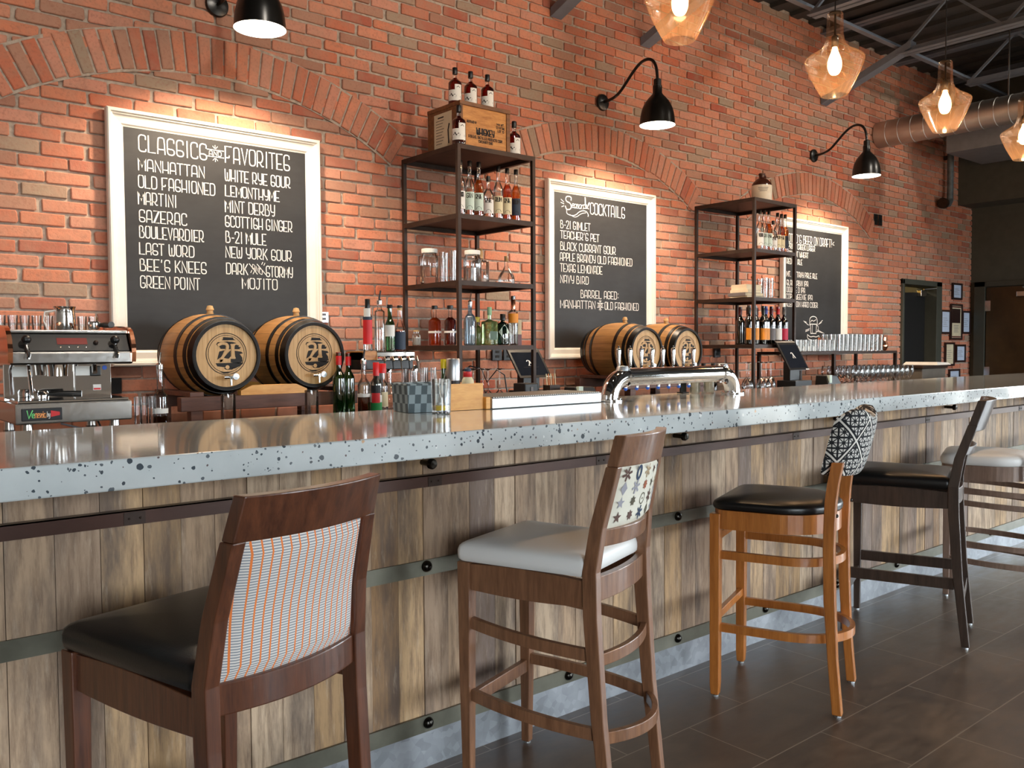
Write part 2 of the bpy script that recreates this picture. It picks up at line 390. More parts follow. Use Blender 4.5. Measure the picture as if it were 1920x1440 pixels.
M['display_red'] = plain('dark_red_display', lin(120, 44, 38), 0.2)

# fabrics
t = NT('grey_striped_fabric'); x, y, z = t.xyz()
hl = t.m('LESS_THAN', t.m('FRACT', t.m('MULTIPLY', z, 1/0.0052)), 0.5)
ol = t.m('LESS_THAN', t.m('FRACT', t.m('MULTIPLY_ADD', x, 1/0.0185, 0.3)), 0.18)
c = t.mix(hl, lin(228, 222, 216), lin(146, 150, 156)); c = t.mix(ol, c, lin(236, 130, 62))
M['fab_stripe'] = t.bsdf(c, 0.85)
M['fab_cream'] = plain('cream_print_fabric', lin(236, 232, 216), 0.8, var=0.02)
t = NT('black_white_tribal_fabric'); xo, yo, z = t.xyz(); x = t.m('MULTIPLY_ADD', yo, -0.8, xo); s_ = 0.038
p = t.m('SUBTRACT', t.m('FRACT', t.m('MULTIPLY', x, 1/s_)), 0.5); q = t.m('SUBTRACT', t.m('FRACT', t.m('MULTIPLY', z, 1/s_)), 0.5)
th = t.m('ARCTAN2', q, p); rr = t.m('SQRT', t.m('ADD', t.m('MULTIPLY', p, p), t.m('MULTIPLY', q, q)))
spoke = t.m('LESS_THAN', t.m('MULTIPLY', t.m('ABSOLUTE', t.m('SINE', t.m('MULTIPLY', th, 4.0))), rr), 0.165)
edge = t.m('GREATER_THAN', t.m('MAXIMUM', t.m('ABSOLUTE', p), t.m('ABSOLUTE', q)), 0.41)
blk = t.m('MAXIMUM', spoke, edge)
c = t.mix(blk, lin(226, 224, 218), lin(22, 24, 30))
zz = t.m('ABSOLUTE', t.m('SUBTRACT', t.m('MULTIPLY', t.m('ABSOLUTE', t.m('SUBTRACT', t.m('FRACT', t.m('MULTIPLY', z, 1/0.15)), 0.5)), 2.0),
                         t.m('MULTIPLY', t.m('ABSOLUTE', t.m('SUBTRACT', t.m('FRACT', t.m('MULTIPLY', x, 1/0.15)), 0.5)), 2.0)))
c = t.mix(t.m('LESS_THAN', zz, 0.17), c, lin(20, 22, 28)); c = t.mix(t.m('LESS_THAN', zz, 0.065), c, lin(232, 228, 220))
M['fab_tribal'] = t.bsdf(c, 0.8)
t = NT('blue_grey_weave'); x, y, z = t.xyz(); s_ = 0.024
cx_ = t.m('FLOOR', t.m('MULTIPLY', t.m('ADD', x, y), 1/s_)); cz_ = t.m('FLOOR', t.m('MULTIPLY', z, 1/0.033))
chk = t.m('MODULO', t.m('ABSOLUTE', t.m('ADD', cx_, cz_)), 2.0)
M['weave'] = t.bsdf(t.mix(chk, lin(78, 92, 98), lin(142, 158, 164)), 0.7)

# ---------------------------------------------------------------- hand lettering: strokes drawn as thin ribbons
def sm(pts, n=2):
    for _ in range(n):
        q = [pts[0]]
        for a, b in zip(pts, pts[1:]):
            q += [(a[0]*.75+b[0]*.25, a[1]*.75+b[1]*.25), (a[0]*.25+b[0]*.75, a[1]*.25+b[1]*.75)]
        q.append(pts[-1]); pts = q
    return pts
def arc(cx, cy, r, a0, a1, n=12, ry=None):
    return [(cx+r*math.cos(math.radians(a0+(a1-a0)*i/n)), cy+(ry or r)*math.sin(math.radians(a0+(a1-a0)*i/n))) for i in range(n+1)]
W_ = 0.5      # letter width at height 1
G = {
 'A': [sm([(0, 0), (.02, .8), (.06, 1), (.42, 1), (.46, .8), (.5, 0)]), [(.01, .27), (.49, .27)]],
 'B': [[(0, 0), (0, 1)], sm([(0, 1), (.36, 1), (.36, .56), (.1, .54)]), sm([(.06, .54), (.5, .52), (.5, 0), (0, 0)])],
 'C': [sm([(.46, .76), (.46, 1), (.0, 1), (0, .5), (0, 0), (.46, 0), (.48, .14)])],
 'D': [[(0, 0), (0, 1)], sm([(0, 1), (.48, 1), (.5, .5), (.48, 0), (0, 0)])],
 'E': [[(.46, 1), (0, 1), (0, 0), (.46, 0)], [(0, .36), (.36, .36)]],
 'F': [[(.5, 1), (0, 1), (0, 0)], sm([(0, .3), (.3, .3), (.32, .42)], 1)],
 'G': [sm([(.46, .78), (.46, 1), (0, 1), (0, .5), (0, 0), (.48, 0), (.48, .4)]), [(.48, .4), (.24, .4)]],
 'H': [[(0, 0), (0, 1)], [(.48, 0), (.48, 1)], [(0, .26), (.48, .26)]],
 'I': [[(.1, 0), (.1, 1)]],
 'J': [[(.1, 1), (.5, 1)], sm([(.32, 1), (.32, .0), (0, 0), (0, .2)])],
 'K': [[(0, 0), (0, 1)], [(.46, 1), (.04, .4)], [(.14, .52), (.48, 0)]],
 'L': [[(0, 1), (0, 0), (.46, 0)]],
 'M': [[(0, 0), (0, 1), (.29, .3), (.58, 1), (.58, 0)]],
 'N': [[(0, 0), (0, 1), (.48, 0), (.48, 1)]],
 'O': [sm([(.24, 1), (.0, 1), (0, .5), (0, 0), (.48, 0), (.48, .5), (.48, 1), (.24, 1)])],
 'P': [[(0, 0), (0, 1)], sm([(0, 1), (.46, 1), (.46, .36), (0, .36)])],
 'Q': [sm([(.24, 1), (.0, 1), (0, 0), (.48, 0), (.48, 1), (.24, 1)]), [(.3, .2), (.54, -.08)]],
 'R': [[(0, 0), (0, 1)], sm([(0, 1), (.46, 1), (.46, .28), (0, .28)]), sm([(.2, .28), (.4, .02), (.52, .04)], 1)],
 'S': [sm([(.46, .76), (.46, 1), (0, 1), (0, .5), (0, 0), (.48, 0), (.48, .36), (.0, .36)])],
 'T': [[(-.04, 1), (.46, 1)], [(.21, 1), (.21, 0)]],
 'U': [sm([(0, 1), (0, .4), (0, 0), (.48, 0), (.48, .4), (.48, 1)])],
 'V': [[(0, 1), (.24, 0), (.48, 1)]],
 'W': [sm([(0, 1), (0, 0), (.27, 0), (.27, .2)]), sm([(.27, .7), (.27, 0), (.56, 0), (.56, 1)])],
 'X': [[(0, 0), (.48, 1)], [(0, 1), (.48, 0)]],
 'Y': [sm([(0, 1), (0, .36), (.48, .36)], 1), sm([(.48, 1), (.48, .1), (.3, 0), (.2, .06)], 1)],
 'Z': [[(0, 1), (.48, 1), (0, 0), (.48, 0)]],
 '1': [[(.12, 0), (.12, 1)]],
 '2': [sm([(0, .78), (0, 1), (.46, 1), (.46, .6), (0, 0)]), [(0, 0), (.48, 0)]],
 '4': [[(.36, 0), (.36, 1), (0, .3), (.5, .3)]], '5': [sm([(.46, 1), (0, 1), (0, .55), (.46, .6), (.46, 0), (0, 0)], 1)],
 '-': [[(.08, .42), (.3, .42)]], "'": [[(.08, 1.0), (.06, .8)]], '.': [[(.05, 0), (.09, .05)]], ':': [[(.1, .2), (.1, .26)], [(.1, .7), (.1, .76)]],
 '!': [[(.1, 1), (.1, .3)], [(.1, .05), (.1, .1)]], ',': [[(.1, .06), (.04, -.12)]],
 'e': [sm([(.04, .3), (.42, .34), (.4, .62), (.04, .62), (.02, .02), (.44, .04)])], 'n': [[(.02, 0), (.06, .6)], sm([(.05, .45), (.3, .7), (.42, .55), (.4, 0)])],
 'z': [[(.04, .6), (.42, .6), (0, 0), (.42, .04)]], 'i': [[(.1, 0), (.12, .58)], [(.13, .78), (.14, .84)]],
 'a': [sm([(.42, .58), (.0, .64), (0, 0), (.36, .0), (.42, .58)]), [(.42, .6), (.44, 0)]], 'b': [[(.04, 0), (.08, 1)], sm([(.06, .5), (.44, .66), (.44, 0), (.04, .02)])],
 'y': [sm([(.04, .6), (.06, .1), (.38, .1)]), sm([(.42, .6), (.36, -.3), (0, -.3)])],
 's': [sm([(.4, .52), (.05, .66), (.05, .36), (.4, .3), (.36, 0), (0, .05)])], 'o': [sm([(.2, .62), (0, .6), (0, 0), (.42, 0), (.42, .62), (.2, .62)])],
 'l': [sm([(.02, .05), (.3, 1), (.12, 1), (.08, .1), (.3, 0)])], 'r': [[(.05, 0), (.07, .6)], sm([(.06, .4), (.2, .66), (.4, .56)])],
}
def glyph_w(ch): return max([p[0] for st in G[ch] for p in st]+[.2]) if ch in G else .34
def layout(text, gap=.17):
    x = 0; S = []
    for ch in text:
        if ch == ' ': x += .36; continue
        for st in G.get(ch, []): S.append([(x+p[0], p[1]) for p in st])
        x += glyph_w(ch)+gap
    return S, x-gap
def ribbon(mb, pts, w, fn):
    """pts in (u,v); fn maps (u,v) to a point of the surface"""
    P = [pts[0]]
    for p in pts[1:]:
        if math.hypot(p[0]-P[-1][0], p[1]-P[-1][1]) > 1e-6: P.append(p)
    if len(P) < 2: return
    L, R = [], []
    for i, p in enumerate(P):
        a, b = P[max(i-1, 0)], P[min(i+1, len(P)-1)]
        dx, dy = b[0]-a[0], b[1]-a[1]; l = math.hypot(dx, dy) or 1
        k = 1.0
        if 0 < i < len(P)-1:
            d1 = (p[0]-a[0], p[1]-a[1]); d2_ = (b[0]-p[0], b[1]-p[1])
            cs = (d1[0]*d2_[0]+d1[1]*d2_[1])/((math.hypot(*d1)*math.hypot(*d2_)) or 1); k = min(1.0/max(math.sqrt(max((1+cs)/2, .05)), .3), 2.0)
        ex, ey = (dx/l*w*.4, dy/l*w*.4) if i in (0, len(P)-1) else (0, 0)
        if i == 0: ex, ey = -ex, -ey
        nx, ny = -dy/l*w/2*k, dx/l*w/2*k
        L.append(fn(p[0]+nx+ex, p[1]+ny+ey)); R.append(fn(p[0]-nx+ex, p[1]-ny+ey))
    n = len(L); mb.add(L+R, [(i, n+i, n+i+1, i+1) for i in range(n-1)])
def text_on(mb, text, x0, x1, z0, z1, w, fn, gap=.17, slant=0.0):
    S, tw = layout(text, gap); sx, sz = (x1-x0)/tw, z1-z0
    for st in S: ribbon(mb, [(x0+(p[0]+slant*p[1])*sx, z0+p[1]*sz) for p in st], w, fn)
    return mb
def poly_on(mb, pts, fn):
    return mb.add([fn(u, v) for u, v in pts], [tuple(range(len(pts)))])

# ---------------------------------------------------------------- the setting
R0 = math.radians
def struct(name, mb, m, **k): return tag(mb.build(name, m, **k), kind='structure')
struct('floor', MB().box(XL, XR+0.2, YF-0.2, WALL+2.4, -0.1, 0.0), M['floor'])
struct('ceiling', MB().box(XL-0.2, XR+0.2, YF-0.2, WALL+0.2, ZC, ZC+0.1), M['ceiling'])

# brick wall: mortar bed with every brick laid as relief, a doorway through it
DX0, DX1, DZ1 = 9.01, 9.87, 1.985
mb = MB(); mb.m = 0
for a, b, c, d in ((XL, DX0, 0, ZC), (DX1, XR, 0, ZC), (DX0, DX1, DZ1, ZC)): mb.box(a, b, WALL+0.006, WALL+0.2, c, d)
mb.m = 1
CH, CL, J = 0.0637, 0.2025, 0.011
rnd = random.Random(3)
row = 0; z = 0.60
while z < ZC-0.03:
    x = -1.6 + (CL/2 if row % 2 else 0) + rnd.uniform(-.012, .012)
    while x < XR:
        L = CL - J + rnd.uniform(-.012, .006)
        x0, x1 = x, min(x+L, XR); z0, z1 = z+rnd.uniform(-.003, .003), z+CH-J+rnd.uniform(-.003, .003)
        x += CL
        if x1-x0 < .03: continue
        if z0 < DZ1 and x1 > DX0-.02 and x0 < DX1+.02:
            if x0 < DX0-.05: x1 = DX0
            elif x1 > DX1+.05: x0 = DX1
            else: continue
        c = rnd.uniform(.003, .0075); r_ = lambda: rnd.uniform(-.0022, .0022)
        o8 = [(x0+c, z0), (x1-c, z0), (x1, z0+c), (x1, z1-c), (x1-c, z1), (x0+c, z1), (x0, z1-c), (x0, z0+c)]
        o8 = [(p+r_(), q+r_()) for p, q in o8]; mx, mz = (x0+x1)/2, (z0+z1)/2
        i8 = [(p+(.0038 if p < mx else -.0038), q+(.0038 if q < mz else -.0038)) for p, q in o8]
        dp = WALL-0.003-rnd.uniform(0, .004)
        mb.loft([[(p, WALL+.007, q) for p, q in o8], [(p, dp+.003, q) for p, q in o8], [(p, dp, q) for p, q in i8]], caps=False)
        b0 = len(mb.v); mb.f.append(list(range(b0-8, b0))); mb.mi.append(1)
    z += CH; row += 1
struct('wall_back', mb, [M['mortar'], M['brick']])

# three segmental arches of bricks on edge
for k, cx in enumerate((1.74, 4.515, 7.30)):
    Ri, Ro, zc, th = 1.855, 2.045, 0.835, math.radians(33.5)
    mb = MB(); mb.m = 0; n = 40
    rings = []
    for i in range(n+1):
        a = -th+2*th*i/n
        p = lambda r, y: (cx+r*math.sin(a), y, zc+r*math.cos(a))
        rings.append([p(Ri-.008, WALL+.004), p(Ri-.008, WALL-.0065), p(Ro+.008, WALL-.0065), p(Ro+.008, WALL+.004)])
    mb.loft(rings); mb.m = 1
    nb = 35
    for i in range(nb):
        a0 = -th+2*th*i/nb; a1 = a0+2*th/nb
        g0 = .0058+rnd.uniform(-.001, .001)
        ri, ro = Ri+rnd.uniform(-.004, .008), Ro+rnd.uniform(-.01, .005)
        def P(r, a, y): return (cx+r*math.sin(a), y, zc+r*math.cos(a))
        h0, h1 = g0/ri, g0/ro; e0, e1 = (g0+.005)/ri, (g0+.005)/ro
        o4 = [(ri, a0+h0), (ri, a1-h0), (ro, a1-h1), (ro, a0+h1)]; i4 = [(ri+.005, a0+e0), (ri+.005, a1-e0), (ro-.005, a1-e1), (ro-.005, a0+e1)]
        dp = WALL-.0145-rnd.uniform(0, .004)
        mb.loft([[P(r, a, WALL-.004) for r, a in o4], [P(r, a, dp+.003) for r, a in o4], [P(r, a, dp) for r, a in i4]], caps=False)
        b0 = len(mb.v); mb.f.append(list(range(b0-4, b0))); mb.mi.append(1)
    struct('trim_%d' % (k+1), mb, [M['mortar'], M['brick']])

# far dark wall with the double doors, its bulkhead, side walls and the window wall
mb = MB(); ys = [YF-.2]+[q for w in RWINS for q in w]+[WALL+2.4]
for i in range(0, len(ys), 2): mb.box(XR, XR+.2, ys[i], ys[i+1], 0, ZC)
for a, b in RWINS: mb.box(XR, XR+.2, a, b, 0, .03); mb.box(XR, XR+.2, a, b, WZ1, ZC)
struct('wall_right', mb, M['wall_dark'])
for k, (a, b) in enumerate(RWINS):
    mb = MB(); t_ = .05
    for y in (a, (a+b)/2-t_/2, b-t_): mb.box(XR+.06, XR+.14, y, y+t_, .03, WZ1)
    for zz in (.03, 2.2, WZ1-t_): mb.box(XR+.06, XR+.14, a, b, zz, zz+t_)
    w = struct('window_%d' % (k+4), mb, M['black'])
    MB().quad((XR+.1, a, .03), (XR+.1, b, .03), (XR+.1, b, WZ1), (XR+.1, a, WZ1)).build('pane', M['pane'], w)
struct('trim_4', MB().box(10.315, XR, YF, WALL-.0065, 2.90, ZC), M['wall_dark'])
struct('wall_left', MB().box(XL-.2, XL, YF, WALL+.2, 0, ZC), M['wall_side'])
mb = MB(); xs = [XL-.2]+[q for w in WINS for q in w]+[XR+.2]
for i in range(0, len(xs), 2): mb.box(xs[i], xs[i+1], YF-.2, YF, 0, ZC)
for a, b in WINS: mb.box(a, b, YF-.2, YF, 0, WZ0); mb.box(a, b, YF-.2, YF, WZ1, ZC)
struct('wall_front', mb, M['wall_side'])
for k, (a, b) in enumerate(WINS):
    mb = MB(); t_ = .05
    for x in (a, (a+b)/2-t_/2, b-t_): mb.box(x, x+t_, YF-.14, YF-.06, WZ0, WZ1)
    for zz in (WZ0, 2.2, WZ1-t_): mb.box(a, b, YF-.14, YF-.06, zz, zz+t_)
    w = struct('window_%d' % (k+1), mb, M['black'])
    MB().quad((a, YF-.1, WZ0), (b, YF-.1, WZ0), (b, YF-.1, WZ1), (a, YF-.1, WZ1)).build('pane', M['pane'], w)

# open doorway in the brick wall, with the dark door ajar and the room beyond
mb = MB()
mb.box(DX0-.02, DX0+.02, WALL-.03, WALL+.2, 0, DZ1+.02); mb.box(DX1-.10, DX1+.03, WALL-.03, WALL+.2, 0, DZ1+.02); mb.box(DX0-.02, DX1+.03, WALL-.03, WALL+.2, DZ1-.03, DZ1+.025)
d1 = struct('door_1', mb, M['frame_olive'], bevel=.004)
lf = MB().loft([[(DX0+.025, WALL+.10, .01), (DX1-.105, WALL+.10, .01), (DX1-.105, WALL+.145, .01), (DX0+.025, WALL+.145, .01)], [(DX0+.025, WALL+.10, DZ1-.115), (DX1-.105, WALL+.10, DZ1-.085), (DX1-.105, WALL+.145, DZ1-.085), (DX0+.025, WALL+.145, DZ1-.115)]]).build('door_leaf', plain('black_door', lin(10, 10, 11), .6), d1)
MB().box(DX1-.30, DX1-.16, WALL+.05, WALL+.10, DZ1-.14, DZ1-.07).build('door_closer', M['steel'], d1, bevel=.006)
MB().tube([(DX1-.22, WALL+.06, DZ1-.06), (DX1-.10, WALL-.02, DZ1-.05), (DX1-.06, WALL+.04, DZ1-.03)], .008).build('closer_arm', M['steel'], d1)
MB().tube([(DX0+.08, WALL+.085, 1.05), (DX0+.08, WALL+.06, 1.08), (DX0+.08, WALL+.06, 1.62), (DX0+.08, WALL+.085, 1.65)], .010).build('pull_handle', M['steel'], d1)
mb = MB(); mb.box(8.2, 10.7, WALL+2.2, WALL+2.3, 0, 2.7); mb.box(8.1, 8.2, WALL+.2, WALL+2.3, 0, 2.7)
struct('wall_corridor', mb, M['yellow_ceiling'])
struct('ceiling_corridor', MB().box(8.1, 10.7, WALL+.2, WALL+2.3, 2.6, 2.7), M['yellow_ceiling'])
l = bpy.data.lights.new('corridor_lamp', 'POINT'); l.energy = 18; l.color = (1, .85, .55); l.shadow_soft_size = .1
o = bpy.data.objects.new('corridor_lamp', l); C.objects.link(o); o.location = (9.3, WALL+1.0, 2.3)

# bronze double doors in the far wall
mb = MB(); ya, yb, zt = 4.34, 2.36, 1.98
mb.box(XR-.05, XR, ya-.12, ya, 0, zt+.06); mb.box(XR-.05, XR, yb, yb+.12, 0, zt+.06); mb.box(XR-.05, XR, yb, ya, zt, zt+.06)
d2o = struct('door_2', mb, M['frame_olive'], bevel=.004)
ym = (ya+yb)/2
for k, (y0, y1) in enumerate(((ym+.004, ya-.13), (yb+.13, ym-.004))):
    q = MB().box(XR-.035, XR-.004, y0, y1, .01, zt-.01).build('door_leaf', M['door_bronze'], d2o)
    yh = y0+.07 if k == 0 else y1-.07
    MB().lathe([(.001, 0), (.028, 0), (.028, -.012), (.012, -.014), (.012, -.05), (.001, -.05)], (XR-.035-.0, yh, 1.02), 14, 'x').build('lever_rose', M['steel'], q)
    s_ = 1 if k == 0 else -1
    MB().tube([(XR-.06, yh, 1.02), (XR-.095, yh, 1.02), (XR-.1, yh+.03*s_, 1.02), (XR-.1, yh+.12*s_, 1.015)], .009).build('lever', M['steel'], q)
    MB().box(XR-.09, XR-.035, y0+.30, y0+.52, zt-.13, zt-.07).build('door_closer', M['steel'], q, bevel=.006)
    MB().tube([(XR-.06, y0+.35, zt-.06), (XR-.20, y0+.42, zt-.03), (XR-.06, y0+.2, zt-.0)], .008).build('closer_arm', M['steel'], q)
    for zz in (1.76, 1.0, .25):
        yy = y1 if k == 0 else y0
        MB().box(XR-.045, XR-.03, yy-.05, yy+.03, zz-.06, zz+.06).build('hinge', M['steel'], q)

# ceiling steel: bar joists across the room, bridging angles, braces down to the brick
def member(mb, a, b, w=.035):
    a, b = Vector(a), Vector(b); d = (b-a).normalized(); u = d.cross(Vector((1, 0, 0))); 
    if u.length < .1: u = d.cross(Vector((0, 1, 0)))
    u.normalize(); v = d.cross(u)
    q = [u+v, -u+v, -u-v, u-v]
    mb.loft([[tuple(p+k*(w/2)) for k in q] for p in (a, b)])
def angle_pair(mb, x, y0, y1, z, w=.05):
    for s in (-1, 1):
        mb.box(x+s*.012-.003, x+s*.012+.003, y0, y1, z, z+w); mb.box(min(x+s*.012, x+s*(.012+w)), max(x+s*.012, x+s*(.012+w)), y0, y1, z-.003, z+.003)
for jx, brace in ((-1.0, 0), (.9, 0), (2.6, 0), (4.08, 1), (4.98, 1), (6.06, 0), (7.45, 1), (8.81, 0), (9.9, 0)):
    mb = MB(); yb_ = 3.68
    angle_pair(mb, jx, YF, yb_, 3.80); angle_pair(mb, jx, YF, WALL, 4.17)
    y = yb_; up = True
    while y > YF+.4:
        member(mb, (jx, y, 3.82 if up else 4.19), (jx, y-.42, 4.19 if up else 3.82), .022); up = not up; y -= .42
    if brace:
        L_ = .06
        rings = []
        for (yy, zz) in ((WALL-.012, 3.53), (yb_-.12, 3.83)):
            rings.append([(jx-.05, yy, zz), (jx+.05, yy, zz), (jx+.05, yy, zz+L_), (jx-.05, yy, zz+L_)])
        mb.loft(rings)
    struct('ceiling_joist', mb, M['joist'])
for yy, zz in ((3.72, 3.87), (3.80, 3.93), (.6, 3.86), (-1.8, 3.86)):
    struct('ceiling_bridging', MB().box(XL, XR, yy-.003, yy+.003, zz, zz+.045).box(XL, XR, yy-.045, yy, zz-.003, zz+.003), M['joist'])
mb = MB()
for i in range(int((XR-XL)/.3)): mb.box(XL+i*.3, XL+i*.3+.12, YF, WALL, ZC-.04, ZC)
struct('ceiling_deck_ribs', mb, M['ceiling'])

# added unseen ceiling track and spot heads, put in to brighten the brick wall
mb = MB(); mb.box(-2.0, 9.5, 1.38, 1.42, ZC-.10, ZC-.06)
tr = struct('added_ceiling_track', mb, M['black'])
for x in (-.6, 1.7, 4.0, 6.3, 8.6):
    MB().tube([(x, 1.40, ZC-.10), (x, 1.46, ZC-.16), (x, 1.54, ZC-.22)], [.02, .045, .05], 14).build('added_spot_head', M['black'], tr)
    l = bpy.data.lights.new('wall_fill_spot', 'SPOT'); l.energy = WALL_FILL_W; l.color = (1, .90, .78); l.spot_size = R0(88); l.spot_blend = .75; l.shadow_soft_size = .08
    o = bpy.data.objects.new('wall_fill_spot', l); C.objects.link(o); o.location = (x, 1.58, ZC-.25)
    o.rotation_euler = (Vector((0, 2.82, -1.9))).to_track_quat('-Z', 'Y').to_euler()

# round spiral duct and box duct
t_ = thing('spiral_duct', 'round galvanised spiral duct running out of the brick wall under the ceiling', 'duct', (8.48, WALL-.012, 3.41))
prof = []; yy = 0.0
prof.append((.127, 0))
while yy < 8.4:
    prof += [(.127, yy+.02), (.127, yy+.112), (.1305, yy+.114), (.1305, yy+.120), (.127, yy+.122)]; yy += .125
MB().lathe(prof, (0, 0, 0), 32, 'y').build('duct_pipe', M['duct'], t_, smooth=True)
for yy in (1.2, 4.2, 7.2): MB().tube([(0, -yy, .125), (0, -yy, ZC-3.41-.045)], .006, 6).build('hanger_rod', M['steel'], t_)
tag(MB().box(9.10, 9.95, 0.5, 4.0, 3.25, 3.62).build('duct_box', M['duct_box'], bevel=.004), 'large grey rectangular duct box in the corner beside the round duct', 'duct')
t_ = thing('wall_pipe', 'weathered grey pipe with a flange where the brick meets the dark bulkhead', 'pipe', (9.94, WALL-.08, 2.86))
MB().tube([(0, 0, .05), (0, 0, 1.36)], .034, 12).build('pipe_riser', M['pipe'], t_, smooth=True)
MB().tube([(.0, 0, .05), (-.04, 0, .005), (-.12, 0, .0), (-.16, 0, 0)], .036, 12).build('pipe_elbow', M['pipe'], t_, smooth=True)
MB().tube([(-.14, 0, 0), (-.19, 0, 0)], .058, 14).build('flange', M['iron'], t_, smooth=True)
MB().box(-.02, .02, -.01, .068, .5, .54).build('pipe_clamp', M['iron'], t_)

# ---------------------------------------------------------------- chalkboards
B1 = [('CLASSICS', 1.341, 1.668, 2.258, 2.336), ('FAVORITES', 1.765, 2.116, 2.260, 2.341), ('MANHATTAN', 1.338, 1.655, 2.168, 2.222), ('OLD FASHIONED', 1.336, 1.707, 2.085, 2.143),
 ('MARTINI', 1.334, 1.514, 2.006, 2.064), ('SAZERAC', 1.337, 1.562, 1.922, 1.979), ('BOULEVARDIER', 1.336, 1.645, 1.846, 1.902), ('LAST WORD', 1.334, 1.595, 1.767, 1.821),
 ("BEE'S KNEES", 1.335, 1.655, 1.688, 1.744), ('GREEN POINT', 1.335, 1.621, 1.606, 1.663), ('WHITE RYE SOUR', 1.762, 2.118, 2.168, 2.225), ('LEMONTHYME', 1.762, 2.055, 2.090, 2.144),
 ('MINT DERBY', 1.760, 2.027, 2.009, 2.068), ('SCOTTISH GINGER', 1.759, 2.126, 1.935, 1.990), ('B-21 MULE', 1.760, 1.976, 1.854, 1.911), ('NEW YORK SOUR', 1.758, 2.120, 1.778, 1.833),
 ('DARK', 1.760, 1.873, 1.694, 1.749), ('STORMY', 1.975, 2.124, 1.690, 1.745), ('MOJITO', 1.843, 2.035, 1.622, 1.676), ('AND', 1.682, 1.744, 2.286, 2.308)]
B2 = [('COCKTAILS', 4.390, 4.742, 2.245, 2.323), ('B-21 GIMLET', 4.103, 4.388, 2.124, 2.176), ("TEACHER'S PET", 4.103, 4.476, 2.055, 2.106), ('BLACK CURRANT SOUR', 4.102, 4.646, 1.976, 2.030),
 ('APPLE BRANDY OLD FASHIONED', 4.097, 4.822, 1.903, 1.956), ('TEXAS LEMONADE', 4.100, 4.508, 1.828, 1.882), ('NAVY BIRD', 4.100, 4.369, 1.751, 1.803), ('BARREL AGED:', 4.295, 4.678, 1.655, 1.708),
 ('MANHATTAN', 4.099, 4.436, 1.580, 1.633), ('OLD FASHIONED', 4.535, 4.892, 1.579, 1.631)]
B3 = [("OTTO'S BEER ON DRAFT!", 6.868, 7.589, 2.232, 2.305), ('SPRING CREEK LAGER', 6.837, 7.296, 2.176, 2.222), ('APRICOT WHEAT', 6.838, 7.187, 2.108, 2.154), ('RED MO ALE', 6.839, 7.086, 2.040, 2.086),
 ('MT. NITTANY PALE ALE', 6.841, 7.337, 1.927, 1.973), ('SLAB CABIN IPA', 6.842, 7.186, 1.850, 1.896), ('DOUBLE D IPA', 6.842, 7.134, 1.789, 1.835), ('COPA WEENIE IPA', 6.835, 7.259, 1.728, 1.774), ('KLEINJOIN HARD CIDER', 6.836, 7.350, 1.662, 1.708)]
BZ0, BZ1 = 1.228, 2.442
def chalkboard(cx, lines, label, extra):
    x0, x1 = cx-.547, cx+.547; ZB = BZ0; yb = WALL-.016
    t = thing('chalkboard_menu', label, 'chalkboard', (cx, yb, ZB), 0, 'framed chalkboard menus on the brick wall')
    H = BZ1-BZ0; w = .547
    prof = [(0, .0), (0, .034), (.006, .040), (.016, .040), (.021, .033), (.026, .031), (.032, .024), (.038, .021), (.066, .018), (.073, .012), (.078, .010), (.078, .0)]
    mb = MB()
    mb.loft([[(-w+d, -h, d), (w-d, -h, d), (w-d, -h, H-d), (-w+d, -h, H-d)] for d, h in prof], caps=False)
    mb.build('frame', M['white_paint'], t)
    s = MB().box(-w+.07, w-.07, -.010, -.002, .07, H-.07).build('slate', M['slate'], t)
    fn = lambda u, v: (u-cx, -.0116, v-ZB)
    for i, (tx, a, b, c, d) in enumerate(lines):
        mb = MB(); text_on(mb, tx, a, b, c, d, .0058 if tx in ('CLASSICS', 'FAVORITES', 'COCKTAILS') else ((.0030 if tx == 'AND' else .0050)), fn)
        mb.build('chalk_lettering', M['chalk'], s)
    mb = MB(); extra(mb, fn); mb.build('chalk_ornament', M['chalk'], s)
    return t
def ornament_and(mb, fn, x0, x1, z0, z1, w=.004):
    cx = (x0+x1)/2
    for z in (z0, z1): ribbon(mb, [(x0-.004, z), (x1+.006, z)], w, fn)
    for s, z in ((1, z1+.006), (-1, z0-.006)):
        for dx in (-.012, 0, .012): ribbon(mb, [(cx+dx*.3, z+s*.002), (cx+dx, z+s*(.018 if dx == 0 else .012))], w*.75, fn)
def ex1(mb, fn):
    ornament_and(mb, fn, 1.676, 1.750, 2.280, 2.314)
    ribbon(mb, [(1.882, 1.752), (1.925, 1.700)], .004, fn); ribbon(mb, [(1.925, 1.752), (1.972, 1.700)], .004, fn)
    text_on(mb, 'AND', 1.899, 1.952, 1.712, 1.738, .003, lambda u, v: fn(u, v-(u-1.925)*.55))
    for x, z in ((1.889, 1.706), (1.902, 1.700), (1.950, 1.752), (1.962, 1.748)): ribbon(mb, [(x, z), (x+.006, z+.012)], .0034, fn)
